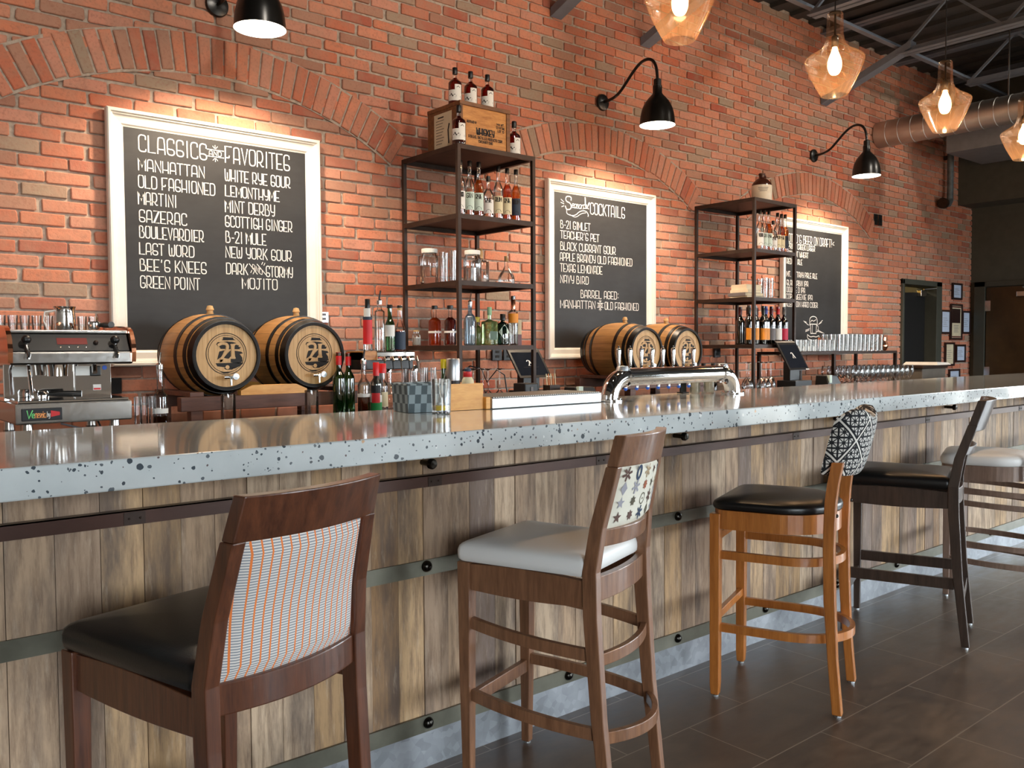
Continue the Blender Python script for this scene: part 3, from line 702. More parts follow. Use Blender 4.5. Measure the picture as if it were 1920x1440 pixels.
def ex2(mb, fn):
    ribbon(mb, sm([(4.202, 2.322), (4.205, 2.345), (4.155, 2.345), (4.150, 2.31), (4.200, 2.30), (4.205, 2.262), (4.160, 2.250), (4.148, 2.275)]), .0075, fn)
    text_on(mb, 'eason', 4.206, 4.318, 2.272, 2.316, .0052, fn, .04, .2)
    text_on(mb, 'al', 4.318, 4.372, 2.278, 2.322, .0055, fn, .05, .2)
    ribbon(mb, [(4.338, 2.352), (4.342, 2.295)], .010, fn)
    ribbon(mb, sm([(4.160, 2.250), (4.160, 2.222), (4.235, 2.214), (4.290, 2.258), (4.350, 2.262), (4.372, 2.235), (4.366, 2.226)]), .0055, fn)
    ribbon(mb, sm([(4.190, 2.222), (4.245, 2.204), (4.300, 2.240), (4.345, 2.248)]), .004, fn)
    for a, b in (((4.108, 2.318), (4.132, 2.303)), ((4.106, 2.297), (4.134, 2.290)), ((4.114, 2.268), (4.134, 2.276))): ribbon(mb, [a, b], .0045, fn)
    ornament_and(mb, fn, 4.462, 4.512, 1.592, 1.622, .0045); text_on(mb, 'AND', 4.466, 4.508, 1.597, 1.617, .003, fn)
def ex3(mb, fn):
    cx = 7.282
    ribbon(mb, sm([(cx-.062, 1.50), (cx-.066, 1.568), (cx, 1.585), (cx+.062, 1.568), (cx+.064, 1.50)]), .007, fn)
    ribbon(mb, sm([(cx-.045, 1.53), (cx-.03, 1.55), (cx, 1.535), (cx+.04, 1.552)]), .006, fn)
    ribbon(mb, [(cx-.052, 1.51), (cx-.045, 1.425), (cx+.045, 1.425), (cx+.052, 1.51), (cx-.052, 1.51)], .007, fn)
    ribbon(mb, [(cx-.02, 1.505), (cx-.02, 1.432)], .005, fn); ribbon(mb, sm([(cx+.055, 1.50), (cx+.085, 1.49), (cx+.082, 1.445), (cx+.05, 1.44)]), .006, fn)
    ribbon(mb, sm([(cx-.10, 1.415), (cx-.10, 1.375), (cx, 1.36), (cx+.10, 1.372), (cx+.10, 1.41), (cx+.05, 1.39), (cx, 1.40), (cx-.05, 1.39), (cx-.10, 1.415)]), .007, fn)
    for a, b in (((7.112, 1.538), (7.20, 1.50)), ((7.112, 1.538), (7.165, 1.525)), ((7.436, 1.548), (7.36, 1.506)), ((7.42, 1.528), (7.36, 1.506)), ((7.15, 1.452), (7.215, 1.468)), ((7.15, 1.44), (7.21, 1.455)), ((7.35, 1.458), (7.47, 1.425)), ((7.36, 1.445), (7.47, 1.425))): ribbon(mb, [a, b], .005, fn)
    ribbon(mb, [(7.60, 2.268), (7.625, 2.285)], .004, fn); ribbon(mb, [(7.60, 2.262), (7.628, 2.255)], .004, fn)
chalkboard(1.740, B1, 'white framed chalkboard menu of classic cocktails, above the two nearest barrels', ex1)
chalkboard(4.514, B2, 'white framed chalkboard menu of seasonal cocktails, between the two tall iron shelves', ex2)
chalkboard(7.295, B3, 'white framed chalkboard beer menu partly hidden behind the far iron shelf', ex3)

# ---------------------------------------------------------------- gooseneck wall lamps
def wall_lamp(x, label):
    t = thing('gooseneck_wall_lamp', label, 'lamp', (x, WALL-.008, 3.047), 0, 'black gooseneck lamps on the brick wall')
    MB().lathe([(.001, .022), (.03, .021), (.055, .014), (.06, .004), (.06, 0)], (0, 0, 0), 24, 'y').build('wall_plate', M['black_iron'], t, smooth=True)
    yl = -.51
    path = [(0, -.015, 0), (0, -.06, .0), (0, -.13, .012), (0, -.18, .04), (0, -.24, .095), (0, -.30, .150), (0, -.36, .190), (0, -.42, .200), (0, -.47, .180), (0, -.50, .13), (0, yl, .06), (0, yl, .02)]
    P = [path[0]]
    sp_ = sm([(p[1], p[2]) for p in path], 2)
    MB().tube([(0, a, b) for a, b in sp_], .0105, 10).build('gooseneck_arm', M['black_iron'], t, smooth=True)
    zb = -.262
    pr = [(.020, .045), (.026, .04), (.026, .0), (.031, -.002), (.031, -.05), (.040, -.062), (.062, -.085), (.085, -.115), (.103, -.155), (.113, -.20), (.117, -.24), (.119, zb)]
    sh = MB().lathe([(r, z) for r, z in pr], (0, yl, 0), 32).build('lamp_shade', M['black_iron'], t, smooth=True)
    MB().lathe([(.117, zb+.001), (.114, -.235), (.108, -.195), (.097, -.15), (.078, -.115), (.04, -.09), (.001, -.085)], (0, yl, 0), 32).build('shade_lining', M['lamp_in'], sh, smooth=True)
    MB().ball((0, yl, -.165), .036, 14, 1.25).build('bulb', M['lamp_in'], t, smooth=True)
    l = bpy.data.lights.new('wall_lamp_light', 'SPOT'); l.energy = LAMP_W; l.color = (1, .78, .56); l.spot_size = math.radians(142); l.spot_blend = .55; l.shadow_soft_size = .05
    o = bpy.data.objects.new('wall_lamp_light', l); C.objects.link(o); o.parent = t; o.location = (0, yl, -.225)
wall_lamp(1.743, 'black gooseneck wall lamp above the classics chalkboard, cut by the picture top')
wall_lamp(4.53, 'black gooseneck wall lamp above the seasonal cocktails chalkboard')
wall_lamp(7.29, 'black gooseneck wall lamp above the beer chalkboard, farthest along the wall')

# ---------------------------------------------------------------- glass pendants over the bar
def pendant(x, zb, label):
    t = thing('glass_pendant_lamp', label, 'lamp', (x, 2.45, zb), 0, 'amber glass pendants over the bar')
    pr = sm([(.064, 0.0), (.068, .003), (.092, .045), (.122, .105), (.142, .155)], 2)+sm([(.142, .155), (.150, .178), (.150, .192), (.132, .206), (.116, .215)], 3)+sm([(.116, .215), (.080, .236), (.055, .262), (.044, .300), (.042, .345)], 3)+sm([(.042, .345), (.041, .405), (.039, .424), (.026, .428)], 2)
    prq = [pr[0]]
    for q in pr[1:]:
        if math.dist(q, prq[-1]) > .002: prq.append(q)
    MB().lathe(prq, (0, 0, 0), 48).build('glass_shade', M['amber_glass'], t, smooth=True)
    MB().lathe([(.001, .43), (.030, .43), (.030, .421), (.006, .418), (.006, .315), (.018, .305), (.018, .255), (.014, .25), (.001, .25)], (0, 0, 0), 18).build('socket', M['dark_metal'], t, smooth=True)
    MB().lathe(sm([(.011, .250), (.014, .235), (.034, .185), (.037, .150), (.024, .112), (.001, .106)], 2), (0, 0, 0), 18).build('bulb', M['bulb'], t, smooth=True)
    MB().tube([(0, 0, .43), (0, 0, ZC-zb-.062)], .0035, 6).build('cord', M['black'], t)
    MB().lathe([(.001, 0), (.06, 0), (.06, -.018), (.001, -.022)], (0, 0, ZC-zb-.042), 20).build('ceiling_canopy', M['black'], t, smooth=True)
    l = bpy.data.lights.new('pendant_light', 'POINT'); l.energy = PEND_W; l.color = (1, .66, .36); l.shadow_soft_size = .035
    o = bpy.data.objects.new('pendant_light', l); C.objects.link(o); o.parent = t; o.location = (0, 0, .085)
pendant(3.005, 2.622, 'lit amber glass pendant lamp nearest the viewer, cut by the picture top')
pendant(4.262, 2.614, 'lit amber glass pendant lamp, second from the viewer, whole beneath the joists')
pendant(5.548, 2.628, 'lit amber glass pendant lamp hanging in front of the round spiral duct')
pendant(6.80, 2.622, 'lit amber glass pendant lamp cut by the right picture edge')

# ---------------------------------------------------------------- the bar
BX0, BX1 = -2.6, 9.9
ct = thing('bar_countertop', 'long pale terrazzo bar top with dark chips and a polished surface', 'counter', (0, 1.985, 1.001))
mb = MB().box(BX0, BX1, 0, .905, 0, .069); mb.build('terrazzo_slab', M['terrazzo'], ct, bevel=.004)
YP = 2.232
bb = thing('bar_counter', 'plank clad bar front with steel bands, studs and a brown rail', 'bar', (0, YP, 0))
mb = MB(); x = BX0; rp_ = random.Random(11)
while x < BX1:
    w = rp_.choice((.088, .095, .100, .092, .104)); x1 = min(x+w, BX1)
    d = rp_.uniform(0, .004); mb.box(x+.0008, x1-.0008, -d, .02, .0, 1.0); x += w
mb.build('plank_cladding', M['plank'], bb)
MB().box(BX0, BX1, .02, .55, 0, .96).build('bar_carcass', M['cabinet'], bb)
MB().box(BX0, BX1, -.030, -.004, .882, .914).box(BX0, BX1, -.033, -.030, .882, .9175).box(BX0, BX1, -.033, -.004, .9145, .9175).build('purse_rail', M['rail_brown'], bb)
mb = MB().box(BX0, BX1, -.010, -.004, .603, .651); mb.build('steel_band', M['band'], bb)
mb = MB().box(BX0, BX1, -.012, -.004, .112, .163); mb.build('steel_band', M['band'], bb)
MB().box(BX0, BX1, -.009, -.004, 0, .112).build('kick_plate', M['galv'], bb)
def bolt(): return MB().lathe([(.018, 0), (.018, .004), (.015, .011), (.008, .016), (.001, .0175)], (0, 0, 0), 16, 'y').build('domed_stud', M['stud'], bb, smooth=True)
st = bolt(); first = True
for k in range(-3, 13):
    for z, every in ((.140, 1), (.632, 2)):
        if k % every: continue
        o = st if first else st.copy()
        if not first: C.objects.link(o)
        first = False; o.parent = bb; o.location = (1.511+.6035*k, -.010, z)
hk = MB().tube([(0, 0, 0), (0, -.05, 0)], .0085, 10).lathe([(.001, -.0), (.016, .002), (.0165, .012), (.012, .02), (.001, .022)], (0, -.045, 0), 16, 'y').build('purse_hook', M['stud'], bb, smooth=True)
for k in range(-2, 7):
    o = hk if k == -2 else hk.copy()
    if k != -2: C.objects.link(o)
    o.parent = bb; o.location = (1.504+1.2*k, -.002, .955)
jt = MB().box(0, .05, -.0345, -.033, .883, .913).ball((.012, -.035, .898), .003, 8).ball((.038, -.035, .898), .003, 8).build('rail_joint', M['iron'], bb)
for k, x in enumerate((.62, 1.505, 2.235, 3.5, 4.8, 6.1)):
    o = jt if k == 0 else jt.copy()
    if k: C.objects.link(o)
    o.parent = bb; o.location = (x, 0, 0)

# ---------------------------------------------------------------- the back counter
ZB_ = .99
bc = thing('back_counter', 'dark back bar counter along the brick wall', 'counter', (0, 3.50, 0))
MB().box(-2.6, 8.05, 0, .885, .95, ZB_).build('worktop', M['black_top'], bc, bevel=.003)
MB().box(-2.6, 8.03, .05, .87, 0, .95).build('cabinet_body', M['cabinet'], bc)
for k in range(13):
    d = MB().box(-2.55+.81*k, -2.55+.81*k+.79, .03, .05, .10, .93).build('cabinet_door', M['cabinet'], bc, bevel=.003)
    MB().tube([(-2.5+.81*k, .03, .6), (-2.5+.81*k, .0, .62), (-2.5+.81*k, .0, .78), (-2.5+.81*k, .03, .8)], .006).build('door_pull', M['steel'], d)

# ---------------------------------------------------------------- tall iron shelf units
TZ = (2.403, 2.031, 1.673, 1.322)
def shelf_unit(x0, label):
    x1, y0, y1 = x0+.555, 3.785, 4.335
    t = thing('iron_shelf_unit', label, 'shelf', (x0, y0, ZB_), 0, 'tall iron shelf units on the back counter')
    w, d, b = x1-x0, y1-y0, .022
    for px_, py_ in ((0, 0), (w-b, 0), (0, d-b), (w-b, d-b)): MB().box(px_, px_+b, py_, py_+b, 0, TZ[0]-ZB_-.0005).build('post', M['iron'], t, bevel=.0015)
    for z in TZ:
        zz = z-ZB_; h = .026
        mb = MB()
        mb.box(b, w-b, 0, b, zz-h, zz-.004).box(b, w-b, d-b, d, zz-h, zz-.004).box(0, b, b, d-b, zz-h, zz-.004).box(w-b, w, b, d-b, zz-h, zz-.004)
        fr = mb.build('shelf_frame', M['iron'], t)
        MB().box(.002, w-.002, .002, d-.002, zz-.004, zz).build('shelf_plate', M['iron'], t)
    return t
shelf_unit(2.800, 'tall rusty iron shelf unit with a whiskey crate on top')
shelf_unit(5.500, 'tall rusty iron shelf unit with a stoneware jug on top')

# low iron glass rack
t = thing('iron_glass_rack', 'low iron rack holding drinking glasses beside the open doorway', 'rack', (6.13, 3.79, ZB_))
w, d, h, b = 1.57, .40, 1.264-ZB_, .025
for px_ in (0, .50, w-b):
    for py_ in (0, d-b): MB().box(px_, px_+b, py_, py_+b, 0, h-.022).build('post', M['iron'], t)
MB().box(0, w, 0, d, h-.022, h).build('rack_top', M['iron'], t, bevel=.002)

# ---------------------------------------------------------------- whiskey barrels
def barrel_logo(parent):
    S = .091; y = -.0012
    fnl = lambda u, v: (u*S, y, v*S+.008)
    mb = MB()
    ribbon(mb, arc(0, 0, 1.0, 0, 360, 48), .035, fnl); ribbon(mb, arc(0, 0, .90, 0, 360, 48), .022, fnl)
    polys = [[(-.24, .66), (-.17, .70), (-.16, .81), (.33, .79), (.37, .71), (.47, .66)],
             [(-.42, .54), (-.30, .57), (.05, .60), (.30, .58), (.52, .52), (.3, .48), (.05, .50), (-.3, .50)],
             [(-.50, .46), (-.42, .57), (-.10, .52), (-.04, .40), (-.05, .24), (-.29, .24), (-.36, .38)],
             [(.06, .52), (.22, .50), (.21, .22), (.10, .22)],
             [(.42, .44), (.50, .44), (.64, .40), (.60, .35), (.74, .31), (.66, .27), (.68, .22), (.40, .22)],
             [(-.35, .12), (-.10, .17), (-.26, -.14), (-.47, -.29), (-.42, -.10)],
             [(-.16, -.20), (.05, .02), (.21, .18), (.21, -.12), (.10, -.24)],
             [(.41, .15), (.74, .10), (.83, .02), (.66, -.02), (.78, -.18), (.80, -.38), (.60, -.48), (.20, -.42), (.20, -.25), (.44, -.25)],
             [(-.55, -.45), (.84, -.43), (.78, -.52), (.62, -.62), (.40, -.72), (-.47, -.60)],
             [(-.16, -.68), (.42, -.68), (.26, -.77), (-.05, -.77)],
             [(-.36, -.87), (.28, -.87), (.05, -.95), (-.15, -.95)]]
    for p in polys: poly_on(mb, p, fnl)
    mb.build('emblem', M['char'], parent)
    y = -.0024
    mb = MB(); ribbon(mb, sm([(-.38, .44), (-.2, .52), (.06, .46), (.05, .22), (-.12, -.02), (-.30, -.36)], 2), .135, fnl)
    poly_on(mb, [(-.32, -.27), (.13, -.27), (.13, -.40), (-.36, -.40)], fnl)
    poly_on(mb, [(.18, .46), (.46, .46), (.40, .36), (.40, -.10), (.46, -.22), (.12, -.22), (.24, -.10), (.24, .36)], fnl)
    poly_on(mb, arc(.03, -.65, .10, 0, 360, 14)[:-1], fnl)
    mb.build('emblem_numerals', M['oak_head'], parent)
def barrel(x, label):
    L = .46; zc = 1.279
    t = thing('oak_barrel', label, 'barrel', (x, 3.755, zc), 0, 'small oak barrels on timber stands')
    R = lambda s: .150+.042*(1-(2*s/L-1)**2)
    pr = [(.150, .0)]+[(R(L*i/16), L*i/16) for i in range(17)]
    mb = MB().lathe([(r, -s) for r, s in pr], (0, 0, 0), 44, 'y'); mb.build('staves', M['stave'], t, smooth=True)
    for a, b in ((.0, .034), (.046, .066), (.115, .137), (L-.137, L-.115), (L-.066, L-.046), (L-.034, L)):
        MB().lathe([(R(a)+.0005, -a), (R(a)+.0035, -a), (R(b)+.0035, -b), (R(b)+.0005, -b)], (0, 0, 0), 44, 'y').build('hoop', M['dark_metal'], t, smooth=True)
    MB().lathe([(.001, 0), (.145, 0), (.150, .002)], (0, L-.01, 0), 40, 'y').build('barrel_head', M['oak_head'], t)
    hd = MB().lathe([(.1385, -.010), (.001, -.010)], (0, 0, 0), 40, 'y').build('barrel_head', M['oak_head'], t)
    MB().lathe([(.1515, .0), (.1515, .003), (.139, .003), (.1385, -.010)], (0, 0, 0), 44, 'y').build('chime_ring', M['char'], t, smooth=True)
    barrel_logo(hd)
    for ch in KIDS(hd): ch.location = (0, .010, 0)
    MB().lathe([(.016, 0), (.013, .018), (.018, .022), (.012, .04), (.001, .042)], (0, L*.42, R(L*.42)-.004), 14).build('bung', M['cork'], t, smooth=True)
    sp_ = MB().tube([(0, .008, -.096), (0, -.045, -.096)], .008, 10).tube([(0, -.035, -.096), (0, -.038, -.13)], .0055, 10).tube([(-.028, -.03, -.094), (.0, -.03, -.094)], .008, 10).build('spigot', M['chrome'], t, smooth=True)
    MB().lathe([(.001, .006), (.014, .005), (.015, 0), (.001, -.004)], (.018, -.045, -.092), 18, 'y').build('spigot_tap', M['alu'], t, smooth=True)
    return t
barrel(1.508, 'oak barrel with a branded emblem on its head, left of the nearest pair')
barrel(1.934, 'oak barrel with a branded emblem on its head, right of the nearest pair')
barrel(4.285, 'oak barrel left of the pair behind the chrome beer tower')
barrel(4.700, 'oak barrel right of the pair, behind the beer taps and beside the far iron shelf')
def barrel_stand(xa, xb, label, sep=.213):
    t = thing('barrel_stand', label, 'stand', ((xa+xb)/2, 3.93, ZB_), 0, 'timber barrel stands')
    w = (xb-xa)/2
    for y in (-.17, .25): MB().box(-w, w, y-.025, y+.025, .05, .112).build('beam', M['stand_wood'], t, bevel=.003)
    for x in (-w+.07, w-.07):
        MB().box(x-.03, x+.03, -.19, .27, .112, .132).build('cross_piece', M['stand_wood'], t, bevel=.002)
        for y in (-.16, .24): MB().box(x-.025, x+.025, y-.025, y+.025, 0, .05).build('foot', M['stand_wood'], t)
    # curved cradle blocks that hold the barrels apart
    for y in (-.17, .25):
        for sx, (c0, c1) in (('mid', (-sep, sep)),):
            pts = []; n = 12
            top = []
            for i in range(n+1):
                u = -.16+.32*i/n
                zz = min(.155, min(.289-math.sqrt(max((.166 if y < 0 else .174)**2-(u-c)**2, 0)) if abs(u-c) < (.166 if y < 0 else .174) else .155 for c in (c0, c1)))
                top.append((u, max(zz, .114)))
            mb = MB(); rings = [[(u, y-.02, .112), (u, y+.02, .112), (u, y+.02, z), (u, y-.02, z)] for u, z in top]
            mb.loft(rings); mb.build('cradle_block', M['box_wood'], t)
    return t
barrel_stand(1.295, 2.147, 'dark timber stand under the two nearest barrels')
barrel_stand(4.07, 4.915, 'dark timber stand under the two barrels behind the beer tower', .2075)

# ---------------------------------------------------------------- bottles, glasses and bar things
FACE = math.radians(232)      # bottles show their labels to the room
def wrap(r, c=(0, 0), a=FACE, z0=0, out=.0009):
    return lambda u, v: (c[0]+(r+out)*math.cos(a+u/r), c[1]+(r+out)*math.sin(a+u/r), z0+v)
def label_patch(parent, r, z0, z1, mat, a=FACE, span=2.3, name='paper_label', out=.0007, prints=()):
    mb = MB(); n = 16
    A = [a-span/2+span*i/n for i in range(n+1)]
    mb.add([((r+out)*math.cos(q), (r+out)*math.sin(q), z) for z in (z0, z1) for q in A], [(i, i+1, n+2+i, n+1+i) for i in range(n)])
    o = mb.build(name, mat, parent, smooth=True)
    if prints:
        mb = MB()
        for kind, d in prints:
            if kind == 'text': text_on(mb, d[0], d[1], d[2], d[3], d[4], d[5], wrap(r, a=a, out=out+.0006))
            if kind == 'poly': poly_on(mb, d, wrap(r, a=a, out=out+.0005))
            if kind == 'line': ribbon(mb, d[0], d[1], wrap(r, a=a, out=out+.0005))
        mb.build('label_print', M['ink'], o)
    return o
def rsq(h, c=.3, n=3):
    """rounded square ring of half width h"""
    r = h*c; P = []
    for k, (sx, sy) in enumerate(((1, 1), (-1, 1), (-1, -1), (1, -1))):
        for i in range(n+1):
            a = PI/2*k+PI/2*i/n; P.append((sx*(h-r)+r*math.cos(a), sy*(h-r)+r*math.sin(a)))
    return P
def bottle(name, label, x, y, z, h, r, nr=.013, sh=.60, nk=.74, glassm='glass', liq=None, fill=.8, cap='cap_black', caph=.035, caprad=None, labels=(), cat='bottle', group=None, square=False, pourer=False, stopper=None, rz=0.0):
    t = thing(name, label, cat, (x, y, z), rz, group)
    zs, zn = sh*h, nk*h
    pr = [(.001, .002), (r*.82, 0), (r*.97, .003), (r, .010), (r, zs)]
    n = 6
    for i in range(1, n+1):
        u = i/n; pr.append((nr+(r-nr)*(.5+.5*math.cos(PI*u))**.85 if u < 1 else nr, zs+(zn-zs)*u))
    pr += [(nr, h-caph*.3), (nr*1.15, h-caph*.3+.001), (nr*1.15, h-.001)]
    def shape(pr, k=0.0):
        mb = MB()
        if square:
            rings = []
            for q, zz in pr:
                qq = max(q-k, .0008); rings.append([(px_, py_, zz) for px_, py_ in rsq(qq, .25 if q > r*.8 else .9)])
            mb.loft(rings, caps=True)
        else: mb.lathe([(max(q-k, .0008), zz) for q, zz in pr], (0, 0, 0), 20)
        return mb
    shape(pr).build('glass_body', M[glassm], t, smooth=True)
    if liq:
        zf = fill*h; lp = [(q, zz) for q, zz in pr if zz < zf]
        last = lp[-1]; nxt = [p for p in pr if p[1] >= zf][0]
        u = (zf-last[1])/max(nxt[1]-last[1], 1e-5); lp.append((last[0]+(nxt[0]-last[0])*u, zf)); lp.append((.001, zf))
        lp = [(q, max(zz, .004)) for q, zz in lp]
        shape(lp, .0022).build('liquid', M[liq], t, smooth=True)
    cr = caprad or nr*1.32
    if pourer:
        MB().lathe([(.001, h-.012), (nr*1.2, h-.012), (nr*1.25, h+.006), (nr*.7, h+.012), (.001, h+.012)], (0, 0, 0), 14).build('pourer_collar', M['chrome'], t, smooth=True)
        MB().tube([(0, 0, h+.01), (0, 0, h+.022), (.004, -.006, h+.055)], [.0055, .005, .0035], 8).build('pourer_spout', M['black'] if pourer == 'black' else M['chrome'], t, smooth=True)
    else:
        MB().lathe([(.001, h-caph), (cr, h-caph), (cr, h-.002), (cr*.9, h), (.001, h)], (0, 0, 0), 16).build('cap', M[cap], t, smooth=True)
        if stopper: MB().lathe([(nr*1.02, h-caph*2), (nr*1.02, h-caph)], (0, 0, 0), 14).build('stopper', M[stopper], t)
    for L in labels:
        z0, z1, m = L[0]*h, L[1]*h, L[2]; k = L[3] if len(L) > 3 else {}
        label_patch(t, r, z0, z1, M[m], **k)
    return t
def arch_print(r, h, z0, w):      # the little bridge vignette at the foot of the distillery labels
    return [('poly', [(u, z0*h+v) for u, v in ([(-w/2, 0)]+[(-w/2*math.cos(PI*i/8)*.95, .018*math.sin(PI*i/8)+.001) for i in range(9)]+[(w/2, 0)])])]

# shelf one, top board: the whiskey crate and five whiskey bottles
cr = thing('whiskey_crate', 'old wooden whiskey crate on top of the nearer iron shelf', 'crate', (2.895, 3.885, TZ[0]))
W2, D2, H2 = .345, .30, .262
MB().box(0, W2, 0, D2, 0, H2).build('crate_body', M['crate'], cr)
mb = MB()
MB().box(-.008, W2+.008, -.008, D2+.008, H2-.022, H2).build('crate_rim', M['crate_edge'], cr, bevel=.002)
for a, b in ((-.006, .014), (W2-.02, W2+.006)): MB().box(a, b, -.006, D2+.006, 0, H2-.022).build('corner_batten', M['crate_edge'], cr, bevel=.002)
lb = MB().quad((-.0072, .24, .03), (-.0072, .07, .03), (-.0072, .07, H2-.04), (-.0072, .24, H2-.04)).build('paper_label', M['paper'], cr)
mb = MB(); f2 = lambda u, v: (-.0078, u, v)
for k in range(9): ribbon(mb, [(.22, .055+k*.016), (.165-.01*(k % 3), .055+k*.016)], .003, f2)
ribbon(mb, [(.10, .05), (.105, .12), (.095, .15)], .012, f2); ribbon(mb, [(.20, .2), (.15, .2)], .008, f2); mb.build('label_print', M['ink'], lb)
mb = MB(); f1 = lambda u, v: (u, -.0012, v)
text_on(mb, 'WHISKEY', .112, .236, .094, .128, .0075, f1); text_on(mb, 'A BLEND, DISTILLED PRODUCTS CORP.', .055, .300, .070, .084, .0028, f1, .2)
text_on(mb, 'CINCINNATI OHIO', .125, .225, .050, .063, .0030, f1); text_on(mb, '144 WT.', .255, .312, .165, .177, .003, f1); text_on(mb, '12 FIFTHS', .252, .312, .146, .158, .003, f1); text_on(mb, 'LOT 15', .262, .308, .127, .139, .003, f1)
text_on(mb, 'BOTTLED IN', .045, .11, .150, .162, .003, f1)
mb.build('crate_print', M['ink'], cr)
def whiskey_bottle(x, y, z, label):
    h, r = .212, .0385
    t = bottle('whiskey_bottle', label, x, y, z, h, r, .011, .58, .74, 'glass', 'whiskey', .735, 'cap_black', .036, .0145, group='whiskey bottles around the crate')
    label_patch(t, r, .022, .082, M['lab_white'], span=2.2, prints=[('poly', [(-.036, .03), (.036, .03), (.036, .036), (-.036, .038)]), ('line', ([(-.03, .05), (-.02, .06), (-.012, .046), (0, .055)], .005)), ('poly', [(.004, .038), (.034, .038), (.034, .05), (.008, .052)])])
    label_patch(t, r, .082, .112, M['lab_white'], FACE+.55, 1.1, prints=[('line', ([(-.01, .095), (.0, .102), (.008, .094)], .003))])
for x, y, z, lb in ((2.945, 4.00, TZ[0]+H2, 'amber whiskey bottle on the crate, leftmost of the three up there'), (3.055, 4.00, TZ[0]+H2, 'amber whiskey bottle on the crate, in the middle of the three up there'), (3.165, 3.985, TZ[0]+H2, 'amber whiskey bottle on the crate, rightmost of the three up there'),
                    (2.845, 3.832, TZ[0], 'amber whiskey bottle standing in front of the whiskey crate'), (3.293, 3.90, TZ[0], 'amber whiskey bottle standing right of the whiskey crate')):
    whiskey_bottle(x, y, z, lb)

# spirits rows on the second boards of both shelves
ROW = [('clear', 'clear_liq', 'lab_white', 'VODKA', .305, 'bottle of vodka with a white label'), ('clear', 'clear_liq', 'lab_mint', 'GIN', .308, 'bottle of clear gin with a mint label'), ('pale', 'amber', 'lab_mint', 'RYE', .310, 'bottle of pale gold spirit with a mint label'),
       ('short', 'clear_liq', 'lab_white', 'RYE', .240, 'short bottle of clear spirit with a white label'), ('clear', 'clear_liq', 'lab_cream', 'RUM', .305, 'bottle of clear rum with a cream label'), ('orange', 'orange_liq', 'lab_cream', 'RYE', .302, 'bottle of orange spirit with a cream label'), ('gold', 'amber', 'lab_navy', 'RUM', .303, 'bottle of golden rum with a navy label')]
def spirit_row(xs, y, where, group):
    for (kind, lq, lm, word, h, lab), x in zip(ROW, xs):
        r = .0275 if kind != 'short' else .031
        pr = [('text', (word, -.017, .017, .55*.36*h+.042, .55*.36*h+.066, .004))]+arch_print(r, h, .135, .034)
        bottle('spirit_bottle', lab+' '+where, x, y, TZ[1], h, r, .0095, .56, .74, 'glass', lq, .68, 'cap_black', .030, .0125, [(.12, .44, lm, dict(span=2.2, prints=pr))], group=group)
spirit_row((2.885, 2.948, 3.012, 3.080, 3.152, 3.218, 3.284), 3.875, 'on the nearer iron shelf', 'spirit bottles on the nearer iron shelf')
spirit_row((5.700, 5.757, 5.815, 5.873, 5.932, 5.985, 6.036), 3.875, 'on the far iron shelf', 'spirit bottles on the far iron shelf')

# glassware helpers
def jar(name, label, x, y, z, h, r, lid=None, cat='jar', group=None, neck=.8):
    t = thing(name, label, cat, (x, y, z), 0, group)
    MB().lathe([(.001, .002), (r*.9, 0), (r, .008), (r, h*.72), (r*.97, h*.78), (r*neck, h*.88), (r*neck, h)], (0, 0, 0), 24).build('glass_body', M['glass'], t, smooth=True)
    if lid: MB().lathe([(r*neck+.003, h-.02), (r*neck+.004, h), (r*neck+.002, h+.004), (.001, h+.004)], (0, 0, 0), 24).build('lid', M[lid], t, smooth=True)
    return t
def tumbler_mesh(h, r, r0=None, wall=.0025, base=.008, seg=18):
    r0 = r0 or r*.92
    return MB().lathe([(.001, 0), (r0*.9, 0), (r0, .003), (r, h), (r-wall, h), (r0-wall, base), (.001, base*.9)], (0, 0, 0), seg)
TUM = {}
def tumbler(name, label, x, y, z, h, r, r0=None, group=None, cat='glass', mat='glass'):
    key = (h, r, r0, mat)
    if key in TUM: o = dup(TUM[key], (x, y, z), 0, label, group)
    else:
        o = tumbler_mesh(h, r, r0).build(name, M[mat], smooth=True); o.location = (x, y, z); TUM[key] = o
        tag(o, label, cat, group)
    o.name = name; o['category'] = cat
    if group is None and 'group' in o: del o['group']
    return o
# third board of shelf one
jar('lidded_jar', 'large clear jar with a white lid at the left end of the shelf', 2.878, 4.17, TZ[2], .200, .054, 'lab_white', group='lidded glass jars on the nearer shelf')
jar('lidded_jar', 'large clear jar with a white lid right of the front shelf post', 3.005, 3.93, TZ[2], .178, .052, 'lab_white', group='lidded glass jars on the nearer shelf')
for i, (x, y) in enumerate(((2.86, 4.02), (2.885, 3.96), (2.905, 4.05), (2.86, 3.91))):
    tumbler('highball_glass', 'tall clear highball glass on the third board, %s of a cluster of four' % ('back left', 'middle', 'back right', 'front')[i], x, y, TZ[2], .172, .016, .015, 'tall thin glasses on the nearer shelf')
tumbler('rocks_glass', 'small clear glass on the third board beside the front shelf post', 2.945, 3.86, TZ[2], .075, .032, .029)
bottle('corked_vase_bottle', 'wide clear bottle with a tall corked neck on the third board', 3.105, 3.99, TZ[2], .205, .055, .016, .62, .72, cap='cork', caph=.055, caprad=.0165)
bottle('decanter', 'round bellied corked decanter at the right end of the third board', 3.245, 3.92, TZ[2], .165, .049, .012, .22, .66, cap='cork', caph=.03, caprad=.0115, cat='decanter')
